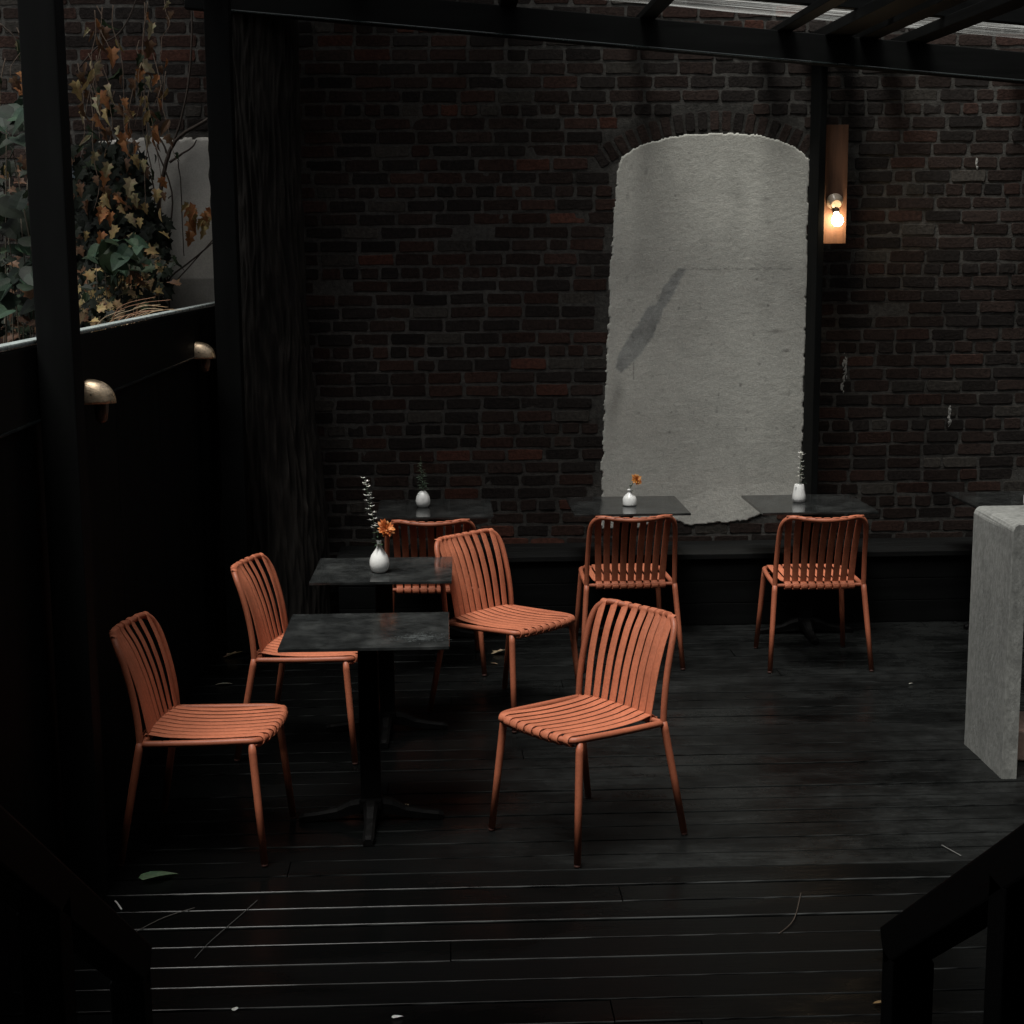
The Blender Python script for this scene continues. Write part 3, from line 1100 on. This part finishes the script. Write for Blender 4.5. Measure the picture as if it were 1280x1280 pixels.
o = m.build('wooden_block', MT['block'], loc=(2.63, 6.36, 0))
tag(o, 'pale brown timber block on the deck under the concrete counter', 'block')

# ------------------------------------------------------------------ stair handrails in the foreground
def handrail(x, wd, label):
    h = thing('handrail', (x, 2.3, 0), label, 'handrail', 'black handrails beside the steps')
    m = MB()
    m.beam((0, 0.035, 1.028), (0, -0.96, 1.700), wd, 0.06, 0.004)
    m.beam((0, -0.955, 1.697), (0, -2.2, 1.697), wd, 0.06, 0.004)
    m.build('rail', MT['blacky'], h)
    for yy, zz, z0 in ((0, 1.03, 0), (-0.46, 1.345, 0.38), (-1.5, 1.67, 0.57)):
        m = MB()
        m.box((0, yy, (zz + z0) / 2), (wd, 0.062, zz - z0), 0.004)
        m.build('post', MT['black'], h)


handrail(0.715, 0.066, 'black stair handrail in the near right corner of the deck')
handrail(-0.505, 0.052, 'black stair handrail barely visible in the near left corner')


# ------------------------------------------------------------------ bronze fence lamps
def fence_lamp(y_, z_, label):
    t = thing('fence_lamp', (FENCE + 0.003, y_, z_), label, 'lamp', 'bronze dome lamps on the fence')
    m = MB()
    # quarter-dome hood: flat back on the fence, open underneath
    RX, RY, RZ = 0.101, 0.058, 0.086
    vs, fs = [], []
    na, nb = 20, 14
    for lay in (1.0, 0.955):
        for j in range(nb + 1):
            ph = (math.pi / 2) * j / nb
            for i in range(na + 1):
                th = math.pi * i / na
                vs.append((RX * lay * math.sin(th) * math.cos(ph) ** 0.8 + 0.002, -RY * lay * math.cos(th) * math.cos(ph) ** 0.55, RZ * lay * math.sin(ph)))
    n1 = (na + 1) * (nb + 1)
    for lay in (0, 1):
        for j in range(nb):
            for i in range(na):
                a = lay * n1 + j * (na + 1) + i
                f = (a, a + 1, a + na + 2, a + na + 1)
                fs.append(f if lay == 0 else f[::-1])
    for i in range(na):
        fs.append((i, n1 + i, n1 + i + 1, i + 1))
    m.add(vs, fs, None, True)
    m.build('hood', MT['bronze'], t)
    m = MB()
    m.lathe([(0.040, 0), (0.042, 0.003), (0.038, 0.006)], 28, (-0.002, 0, 0.042), axis=(1, 0, 0))
    m.build('back_plate', MT['bronze'], t)
    m = MB()
    m.lathe([(0.026, 0.03), (0.027, 0.0), (0.0255, -0.035), (0.020, -0.062), (0.008, -0.074)], 22, (0.048, 0, 0))
    m.build('lamp_glass', mat('smoked_bronze_glass', (0.16, 0.10, 0.07), rough=0.12, spec=0.6, metal=0.5), t)
    return t


fl = fence_lamp(5.68, 1.610, 'bronze dome fence lamp just right of the near black post')
dup(fl, (FENCE + 0.003, 8.15, 1.610), 0, 'bronze dome fence lamp farther back, left of the corner post')


# ------------------------------------------------------------------ leaves and flowers
def leaf(m, p, d, nrm, size, kind, col, fold=0.25, curl=0.2):
    """one leaf: base at p, pointing along d, face along nrm, folded along its midrib"""
    d = Vector(d).normalized()
    nrm = (Vector(nrm) - d * Vector(nrm).dot(d)).normalized()
    s_ = d.cross(nrm)
    if kind == 'heart':
        out = [(0.0, 0.0), (-0.06, 0.22), (0.08, 0.42), (0.35, 0.46), (0.65, 0.33), (0.88, 0.13), (1.0, 0.0)]
    elif kind == 'ivy':
        out = [(0.0, 0.0), (-0.10, 0.22), (0.12, 0.24), (0.16, 0.58), (0.36, 0.30), (0.62, 0.40), (0.66, 0.16), (1.0, 0.0)]
    elif kind == 'oval':
        out = [(0.0, 0.0), (0.15, 0.14), (0.4, 0.22), (0.7, 0.17), (1.0, 0.0)]
    elif kind == 'maple':
        out = [(0.0, 0.0), (-0.14, 0.20), (0.02, 0.27), (0.14, 0.52), (0.27, 0.33), (0.36, 0.26), (0.58, 0.44), (0.66, 0.20), (0.80, 0.17), (1.0, 0.0)]
    else:
        out = [(0.0, 0.0), (0.3, 0.09), (0.7, 0.08), (1.0, 0.0)]
    vs, fs, cs = [], [], []
    mid = [u for u, v in out]
    P = lambda u, v: Vector(p) + d * (u * size) + s_ * (v * size * math.cos(fold)) + nrm * (abs(v) * size * math.sin(fold) - curl * size * u * u)
    nmid = len(out)
    for (u, v) in out:
        vs.append(P(max(0, u), 0.0)); cs.append(tuple(c * 1.25 for c in col))
    for sg in (1, -1):
        b0 = len(vs)
        for (u, v) in out[1:-1]:
            vs.append(P(u, v * sg)); cs.append(tuple(c * random.uniform(0.8, 1.1) for c in col))
        idx = [0] + list(range(b0, b0 + nmid - 2)) + [nmid - 1]
        for i in range(nmid - 1):
            f = [i, i + 1, idx[i + 1], idx[i]]
            f = [q for k_, q in enumerate(f) if q not in f[:k_]]
            if len(f) >= 3:
                fs.append(tuple(f if sg > 0 else f[::-1]))
    m.add(vs, fs, cs, False)


def rnd(a=1.0):
    return Vector((random.gauss(0, a), random.gauss(0, a), random.gauss(0, a)))


DARKG, MIDG, BLUEG = (0.007, 0.011, 0.006), (0.016, 0.027, 0.012), (0.028, 0.050, 0.032)
YEL, ORA, BRN, RED = (0.26, 0.19, 0.085), (0.27, 0.12, 0.05), (0.085, 0.046, 0.025), (0.16, 0.035, 0.02)
TWIG = (0.035, 0.024, 0.017)

# woody climber whose bare stems cross the plaster behind the fence
v = thing('climbing_vine', at(190, 330, 9.12) - Vector((0, 0, 1.4)), 'bare woody climber with a few orange leaves across the dull plaster patch', 'vine')
o0 = v.location.copy()
m = MB()


def vstem(pts, Y, ra, rb, mm, oo):
    P = spline([at(px, py, Y) - oo for px, py in pts], 5)
    n = len(P)
    P = [p_ + Vector((0.004 * ns(i * 0.7, 1), 0, 0.004 * ns(i * 0.7, 5))) for i, p_ in enumerate(P)]
    mm.tube(P, [ra + (rb - ra) * i / (n - 1) for i in range(n)], 6, True, TWIG)


for pts, ra, rb in (([(196, 420), (197, 330), (198, 262), (205, 215), (214, 185), (228, 168), (250, 155), (275, 140)], 0.016, 0.009),
                    ([(212, 203), (225, 194), (240, 184), (246, 175)], 0.008, 0.003), ([(210, 195), (204, 180), (196, 168), (188, 160)], 0.007, 0.003),
                    ([(222, 200), (226, 230), (228, 280), (230, 320)], 0.004, 0.003), ([(214, 185), (226, 150), (236, 100), (240, 40), (238, -20)], 0.007, 0.006),
                    ([(200, 365), (215, 345), (240, 325), (268, 302)], 0.006, 0.005), ([(195, 380), (220, 352), (250, 318), (275, 290)], 0.004, 0.004),
                    ([(192, 225), (187, 200), (182, 178), (178, 150), (182, 110)], 0.004, 0.003), ([(210, 248), (216, 243)], 0.004, 0.002),
                    ([(95, 90), (120, 60), (150, 40), (170, 0), (172, -40)], 0.005, 0.004), ([(0, 30), (20, 50), (28, 90), (24, 140)], 0.006, 0.005)):
    vstem(pts, 9.14, ra, rb, m, o0)
m.build('stem', MT['stem'], v, attr=True)
m = MB()
for (px, py, n, sz) in ((244, 262, 5, 0.075), (255, 278, 6, 0.08), (258, 268, 4, 0.075), (240, 285, 3, 0.07)):
    for i in range(n):
        p = at(px + random.gauss(0, 5), py + random.gauss(0, 5), random.uniform(8.98, 9.08)) - o0
        leaf(m, p, Vector((random.gauss(0, 0.7), -0.2, -0.8)), Vector((random.gauss(0, 0.5), -1, 0.5)), sz * random.uniform(0.6, 1.2), 'maple',
             random.choice([YEL, ORA, ORA, YEL]), random.uniform(0.3, 0.9), random.uniform(0.3, 0.8))
m.build('leaves', MT['leaf'], v, attr=True)

# hanging strands of dying creeper on the brick
v = thing('creeper', at(140, 20, 9.0), 'dying creeper with curled yellow leaves hanging down the brick behind the fence', 'vine')
o0 = v.location.copy()
m, ml = MB(), MB()
strands = []
for i in range(26):
    px = random.choice([random.gauss(120, 15), random.gauss(155, 16), random.gauss(100, 10), random.gauss(20, 18), random.gauss(185, 14)])
    py = random.uniform(-10, 120) if px > 60 else random.uniform(20, 120)
    ln = random.uniform(60, 170)
    Y = random.uniform(8.75, 9.1)
    pts = []
    for k in range(6):
        pts.append((px, py + ln * k / 5))
        px += random.gauss(0, 4)
    P = spline([at(a, b_, Y - 0.05 * k) - o0 for k, (a, b_) in enumerate(pts)], 4)
    m.tube(P, [0.0035 - 0.0022 * q / (len(P) - 1) for q in range(len(P))], 5, True, (0.07, 0.045, 0.028))
    for q in range(3, len(P), random.choice([2, 3, 3, 4])):
        if random.random() < 0.75:
            c = random.choice([YEL, ORA, BRN, BRN, BRN, (0.30, 0.26, 0.16), MIDG])
            leaf(ml, P[q] + rnd(0.02), Vector((random.gauss(0, 0.5), random.gauss(-0.2, 0.3), -1)), Vector((random.gauss(0, 0.8), -0.8, 0.6)),
                 random.uniform(0.04, 0.095), random.choice(['maple', 'maple', 'oval']), c, random.uniform(0.4, 1.0), random.uniform(0.2, 0.9))
m.build('stem', MT['stem'], v, attr=True)
ml.build('leaves', MT['leaf'], v, attr=True)

# dense dark ivy on the wall left of the plaster patch
v = thing('ivy', at(140, 420, 9.0), 'dense dark ivy mass on the wall, left of the dull plaster patch', 'ivy')
o0 = v.location.copy()
m, ml = MB(), MB()
for i in range(1500):
    px = random.gauss(145, 34)
    py = random.gauss(300, 70)
    lim = 178 + 0.10 * (py - 190) + (14 * ns(py * 0.03, 2)) if py < 260 else 206
    if px > lim or py < 178 or py > 470:
        continue
    p = at(px, py, random.uniform(8.7, 9.12)) - o0
    c = random.choices([DARKG, (0.006, 0.009, 0.006), BRN, MIDG, (0.05, 0.06, 0.07)], [4, 7, 0.8, 0.6, 0.3])[0]
    leaf(ml, p, Vector((random.gauss(0, 0.6), -0.3, -0.8)), Vector((random.gauss(0, 0.5), -1, random.uniform(0, 0.8))), random.uniform(0.05, 0.11), 'ivy', c, 0.25, 0.2)
for i in range(60):
    px, py = random.gauss(150, 26), random.uniform(190, 400)
    if px > 200:
        continue
    p = at(px, py, random.uniform(8.5, 8.68)) - o0
    leaf(ml, p, Vector((random.gauss(0, 0.5), -0.4, -1)), Vector((random.gauss(0, 0.6), -0.8, 0.7)), random.uniform(0.045, 0.085), 'maple',
         random.choice([YEL, ORA, BRN, (0.20, 0.17, 0.09), (0.24, 0.20, 0.12)]), random.uniform(0.3, 0.9), random.uniform(0.2, 0.8))
for i in range(14):
    px = random.uniform(95, 200)
    P = spline([at(px + random.gauss(0, 12), 460 - k * 55, 9.1) - o0 for k in range(6)], 4)
    m.tube(P, 0.005, 5, True, TWIG)
m.build('stem', MT['stem'], v, attr=True)
ml.build('leaves', MT['leaf'], v, attr=True)


def shrub(name, label, px, base_py, Y, spots, cols, kind, sizes, cat='shrub', stems=7, spread=(14, 14, 0.2), face=0.8):
    base = at(px, base_py, Y)
    v = thing(name, (base.x, base.y, -0.3), label, cat)
    o0 = v.location.copy()
    m, ml = MB(), MB()
    for (sx, sy, n) in spots:
        tip = at(sx, sy, Y) - o0
        P = spline([(random.gauss(0, 0.05), random.gauss(0, 0.05), 0), (tip.x * 0.4 + random.gauss(0, 0.05), random.gauss(0, 0.05), tip.z * 0.55), tip], 7)
        m.tube(P, [0.007 - 0.005 * q / (len(P) - 1) for q in range(len(P))], 5, True, (0.05, 0.04, 0.025))
        for i in range(n):
            p = at(sx + random.gauss(0, spread[0]), sy + random.gauss(0, spread[1]), Y + random.gauss(0, spread[2])) - o0
            c = random.choice(cols)
            j = random.uniform(0.7, 1.25)
            leaf(ml, p, Vector((random.gauss(0, 0.8), random.gauss(-0.2, 0.5), random.gauss(-0.35, 0.4))), Vector((random.gauss(-0.2, 0.5), -0.6, face + random.gauss(0, 0.3))),
                 random.uniform(*sizes), kind, tuple(q * j for q in c), random.uniform(0.1, 0.4), random.uniform(0.05, 0.35))
    m.build('stem', MT['stem'], v, attr=True)
    ml.build('leaves', MT['leaf'], v, attr=True)
    return v


shrub('shrub', 'green shrub with large heart shaped leaves seen between the two left posts', 150, 400, 8.1,
      [(130, 315, 9), (148, 305, 9), (162, 318, 9), (145, 330, 8), (120, 330, 5), (168, 310, 5), (150, 345, 6)], [BLUEG, (0.026, 0.046, 0.026), BLUEG, MIDG], 'heart', (0.06, 0.11), spread=(9, 8, 0.12))
shrub('shrub', 'broad leaved green shrub at the far left edge behind the near post', 25, 410, 6.6,
      [(12, 165, 7), (30, 125, 8), (8, 150, 5), (25, 260, 9), (10, 280, 8), (40, 330, 9), (15, 350, 9), (30, 380, 8), (45, 300, 6)],
      [(0.009, 0.016, 0.009), (0.014, 0.024, 0.016), DARKG, DARKG, BLUEG], 'heart', (0.07, 0.13), spread=(13, 14, 0.2))
shrub('bush', 'low bush of yellowing and brown leaves just over the fence cap', 150, 410, 8.3,
      [(112, 375, 40), (125, 395, 40), (140, 355, 34), (160, 370, 36), (180, 360, 30), (190, 340, 22), (110, 350, 28), (150, 395, 40), (175, 390, 30), (200, 320, 16), (170, 330, 16)],
      [DARKG, MIDG, (0.05, 0.045, 0.02), BRN, (0.12, 0.08, 0.04), YEL, DARKG, (0.008, 0.012, 0.007)], 'ivy', (0.035, 0.075), 'bush', spread=(11, 12, 0.25))
shrub('bush', 'brown and dark green bush in the far left corner, low behind the fence', 10, 425, 7.0,
      [(5, 395, 30), (20, 410, 30), (40, 395, 30), (50, 370, 22), (10, 330, 20), (30, 345, 20), (8, 240, 10), (35, 215, 8), (12, 222, 6)],
      [DARKG, BRN, (0.008, 0.012, 0.007), (0.06, 0.03, 0.016), MIDG, DARKG], 'ivy', (0.04, 0.08), 'bush', spread=(11, 13, 0.25))

# dry stalks lying over the fence cap
v = thing('dry_grass', at(165, 400, 7.3) - Vector((0, 0, 0.6)), 'tuft of dry straw coloured stalks bent over the wet fence cap', 'grass')
o0 = v.location.copy()
m = MB()
for i in range(15):
    px = random.gauss(162, 20)
    Y = random.uniform(6.9, 7.5)
    h = random.uniform(4, 22)
    P = spline([at(px - random.uniform(0, 20), 425, Y) - o0, at(px - random.uniform(-4, 10), 405 - h * 0.6, Y) - o0, at(px + random.uniform(5, 18), 400 - h, Y - 0.03) - o0,
                at(px + random.uniform(22, 46), 396 - h * random.uniform(0.6, 1.5), Y - 0.05) - o0], 6)
    m.tube(P, [0.0026 - 0.0014 * q / (len(P) - 1) for q in range(len(P))], 5, True, random.choice([(0.30, 0.19, 0.10), (0.22, 0.11, 0.06), (0.36, 0.27, 0.17)]))
m.build('stalks', MT['stem'], v, attr=True)


def vase(loc, prof_, label):
    m = MB()
    m.lathe(prof_, 36)
    o = m.build('vase', MT['ceramic'], loc=loc)
    return tag(o, label, 'vase', 'small white vases on the tables')


SHADE_CROWN.build('shade_crown', MT['leaf'], tr, attr=True)
TT = 0.7462
V1 = Vector((-0.313, 6.80, TT))
vase(V1, [(0.02, 0), (0.027, 0.001), (0.038, 0.014), (0.0435, 0.034), (0.043, 0.054), (0.036, 0.076), (0.023, 0.095), (0.0125, 0.110), (0.0105, 0.124), (0.0115, 0.139), (0.0125, 0.142), (0.009, 0.142), (0.008, 0.12)],
     'white teardrop bottle vase with a thin neck on the second square table')
V2 = Vector((-0.147, 8.60, TT))
vase(V2, [(0.02, 0), (0.028, 0.001), (0.038, 0.018), (0.0405, 0.036), (0.037, 0.058), (0.027, 0.078), (0.016, 0.089), (0.011, 0.091), (0.009, 0.088), (0.009, 0.06)],
     'white egg shaped vase on the wall table next to the trunk')
V3 = Vector((1.001, 8.56, TT))
vase(V3, [(0.036, 0), (0.0385, 0.002), (0.0395, 0.008), (0.0395, 0.036), (0.032, 0.052), (0.016, 0.066), (0.0105, 0.074), (0.010, 0.082), (0.0145, 0.084), (0.0145, 0.090), (0.010, 0.091), (0.008, 0.08)],
     'squat white bottle vase with a lip in front of the plaster arch')
V4 = Vector((1.959, 8.60, TT))
vase(V4, [(0.026, 0), (0.033, 0.002), (0.0375, 0.020), (0.0365, 0.040), (0.031, 0.070), (0.026, 0.098), (0.0245, 0.101), (0.0215, 0.101), (0.022, 0.08)],
     'tapered white tumbler vase on the table under the bulb')
V5 = Vector((2.46, 6.43, 1.056))
vase(V5, [(0.022, 0), (0.03, 0.002), (0.037, 0.02), (0.036, 0.05), (0.024, 0.08), (0.012, 0.10), (0.013, 0.11), (0.009, 0.11)],
     'white vase at the frame edge on the concrete counter')

GRN = (0.045, 0.075, 0.04)


def spike(loc, path, label, floret, nfl, rlo, leaves_, lcol):
    t = thing('flower', loc, label, 'flower')
    P = spline(path, 8)
    m = MB()
    m.tube(P, [0.0022 - 0.001 * i / (len(P) - 1) for i in range(len(P))], 6, True, GRN)
    m.build('stem', MT['stem'], t, attr=True)
    m, ml = MB(), MB()
    n = len(P)
    for i in range(nfl):
        f = rlo + (1 - rlo) * i / max(1, nfl - 1)
        p = P[min(n - 1, int(f * (n - 1)))]
        a = i * 2.4 + random.uniform(-0.4, 0.4)
        rr = 0.013 * (1.25 - 0.6 * f)
        c = p + Vector((math.cos(a) * rr, math.sin(a) * rr, random.uniform(-0.004, 0.004)))
        for k in range(4):
            b_ = k * 1.57 + a
            leaf(m, c, Vector((math.cos(b_), math.sin(b_), 0.35)), Vector((-math.cos(b_) * 0.3, -math.sin(b_) * 0.3, 1)), random.uniform(0.012, 0.020), 'oval', floret, 0.1, 0.0)
    for i in range(leaves_):
        f = random.uniform(0.15, 0.85)
        p = P[int(f * (n - 1))]
        a = random.uniform(0, 6.28)
        leaf(ml, p, Vector((math.cos(a), math.sin(a), random.uniform(0.1, 0.8))), Vector((0, 0, 1)), random.uniform(0.025, 0.045) * (1.2 - 0.6 * f), 'blade', lcol, 0.2, 0.3)
    if nfl:
        m.build('petals', MT['petal'], t, attr=True)
    ml.build('leaves', MT['leaf'], t, attr=True)
    return t


def mum(loc, path, label, size, cols, axis):
    t = thing('flower', loc, label, 'flower')
    P = spline(path, 6)
    m = MB()
    m.tube(P, 0.0018, 6, True, GRN)
    m.build('stem', MT['stem'], t, attr=True)
    m = MB()
    ax_ = Vector(axis).normalized()
    a0 = ax_.orthogonal().normalized()
    b0 = ax_.cross(a0)
    for ring, (n, el, ln) in enumerate(((24, 0.05, 1.0), (20, 0.4, 0.92), (15, 0.8, 0.75), (9, 1.15, 0.5))):
        for i in range(n):
            a = 2 * math.pi * i / n + ring * 0.3 + random.uniform(-0.1, 0.1)
            dd = (a0 * math.cos(a) + b0 * math.sin(a)) * math.cos(el) + ax_ * math.sin(el)
            leaf(m, P[-1], dd, ax_, size * ln * random.uniform(0.85, 1.1), 'oval', random.choice(cols), 0.35, -0.15 + 0.3 * random.random())
    m.build('petals', MT['petal'], t, attr=True)
    m = MB()
    for i in range(4):
        f = P[2 + i * (len(P) - 4) // 4]
        a = random.uniform(0, 6.28)
        leaf(m, f, Vector((math.cos(a), math.sin(a), 0.4)), Vector((0, 0, 1)), size * 1.0, 'oval', (0.035, 0.06, 0.03), 0.2, 0.3)
    m.build('leaves', MT['leaf'], t, attr=True)
    return t


WH = (0.75, 0.76, 0.70)
spike(V1 + Vector((0, 0, 0.03)), [(0, 0, 0), (-0.001, 0, 0.11), (-0.022, 0.002, 0.20), (-0.042, 0.004, 0.30), (-0.056, 0.006, 0.385)],
      'tall white flower spike leaning left out of the bottle vase', WH, 23, 0.40, 22, (0.03, 0.05, 0.03))
mum(V1 + Vector((0, 0, 0.03)), [(0.002, -0.002, 0), (0.003, -0.004, 0.11), (0.014, -0.008, 0.140), (0.030, -0.014, 0.166)],
    'orange chrysanthemum drooping right out of the bottle vase', 0.046, [(0.62, 0.22, 0.06), (0.70, 0.34, 0.14), (0.50, 0.14, 0.04)], (0.55, -0.55, 0.5))
spike(V2 + Vector((0, 0, 0.02)), [(0, 0, 0), (0.0, 0, 0.08), (-0.004, 0, 0.17), (-0.010, 0.0, 0.265)],
      'thin faded green sprig standing in the egg shaped vase', WH, 0, 0.6, 110, (0.15, 0.21, 0.15))
mum(V3 + Vector((0, 0, 0.02)), [(0, 0, 0), (0.002, 0, 0.07), (0.012, -0.004, 0.095), (0.036, -0.006, 0.125)],
    'single orange flower leaning out of the squat white vase', 0.036, [(0.60, 0.26, 0.05), (0.66, 0.36, 0.13), (0.45, 0.13, 0.03)], (0.45, -0.75, 0.55))
spike(V4 + Vector((0, 0, 0.02)), [(0, 0, 0), (0.004, 0, 0.09), (0.007, 0, 0.17), (0.005, 0.0, 0.26)],
      'short white budded flower spike standing in the tapered vase', WH, 16, 0.45, 26, (0.03, 0.05, 0.03))

# ------------------------------------------------------------------ litter on the wet deck
def fallen(x, y_, size, kind, col, a, label, tilt=0.25, cat='leaf', name='fallen_leaf'):
    m = MB()
    leaf(m, (0, 0, 0), (1, 0, tilt * 0.3), (0.1, 0.2, 1), size, kind, col, 0.22, 0.1)
    o = m.build(name, MT['leaf'], loc=(x, y_, 0.006), attr=True)
    o.rotation_euler.z = a
    return tag(o, label, cat, 'litter on the deck')


fallen(-1.075, 5.17, 0.125, 'heart', (0.085, 0.125, 0.075), R(28), 'large dull green leaf lying by the foot of the fence chair')
fallen(-1.215, 8.22, 0.10, 'ivy', (0.34, 0.24, 0.15), R(15), 'curled tan leaf on the deck at the foot of the corner post', 1.2)
fallen(-1.19, 7.67, 0.09, 'oval', (0.36, 0.35, 0.27), R(5), 'pale narrow leaf on the deck beside the fence behind the left chair', 0.4)
fallen(0.226, 8.19, 0.09, 'ivy', (0.34, 0.27, 0.18), R(20), 'small tan leaf on the deck near the bench behind the pulled out chair', 1.0)
fallen(1.19, 4.14, 0.055, 'oval', (0.25, 0.17, 0.08), R(10), 'small brown leaf scrap on the boards by the right handrail', 0.3)
fallen(2.27, 7.45, 0.03, 'oval', (0.5, 0.5, 0.45), R(30), 'tiny pale leaf scrap on the deck left of the concrete counter', 0.3)
fallen(-0.633, 4.20, 0.022, 'heart', (0.5, 0.5, 0.48), R(80), 'tiny white petal on the boards at the near left', 0.3, 'petal', 'fallen_petal')
fallen(-0.18, 4.13, 0.03, 'heart', (0.7, 0.7, 0.68), R(20), 'white petal on the boards at the bottom of the view', 0.3, 'petal', 'fallen_petal')
fallen(0.20, 8.0, 0.05, 'oval', (0.30, 0.22, 0.13), R(-30), 'small brown leaf on the deck under the hidden chair', 0.3)


def twig(pts, r, col, label):
    m = MB()
    c = Vector(pts[0])
    m.tube(spline([Vector(p) - c for p in pts], 5), r, 6, True, col)
    o = m.build('twig', MT['stem'], loc=c, attr=True)
    return tag(o, label, 'twig', 'litter on the deck')


twig([(-0.315, 5.86, 0.006), (-0.25, 5.868, 0.007), (-0.175, 5.862, 0.006)], 0.004, (0.42, 0.33, 0.20), 'straw coloured twig on the deck beside the front table base')
twig([(-1.02, 4.75, 0.004), (-0.95, 4.85, 0.006), (-0.86, 4.93, 0.004)], 0.0016, (0.05, 0.045, 0.04), 'thin grey twig on the boards near the green leaf')
twig([(-0.80, 4.55, 0.004), (-0.77, 4.66, 0.006), (-0.70, 4.86, 0.005), (-0.66, 4.98, 0.004)], 0.0014, (0.03, 0.03, 0.028), 'long thin stalk across several boards at the near left')
twig([(1.02, 4.62, 0.004), (1.09, 4.72, 0.006), (1.16, 4.93, 0.004)], 0.002, (0.03, 0.02, 0.013), 'bent brown stalk on the boards left of the right handrail')
twig([(-1.135, 5.00, 0.004), (-1.12, 4.97, 0.006), (-1.10, 4.93, 0.004)], 0.003, (0.4, 0.4, 0.38), 'short pale stick at the foot of the near black post')
twig([(1.765, 5.33, 0.004), (1.80, 5.22, 0.006)], 0.0018, (0.1, 0.1, 0.095), 'short pale stick on the boards left of the counter')
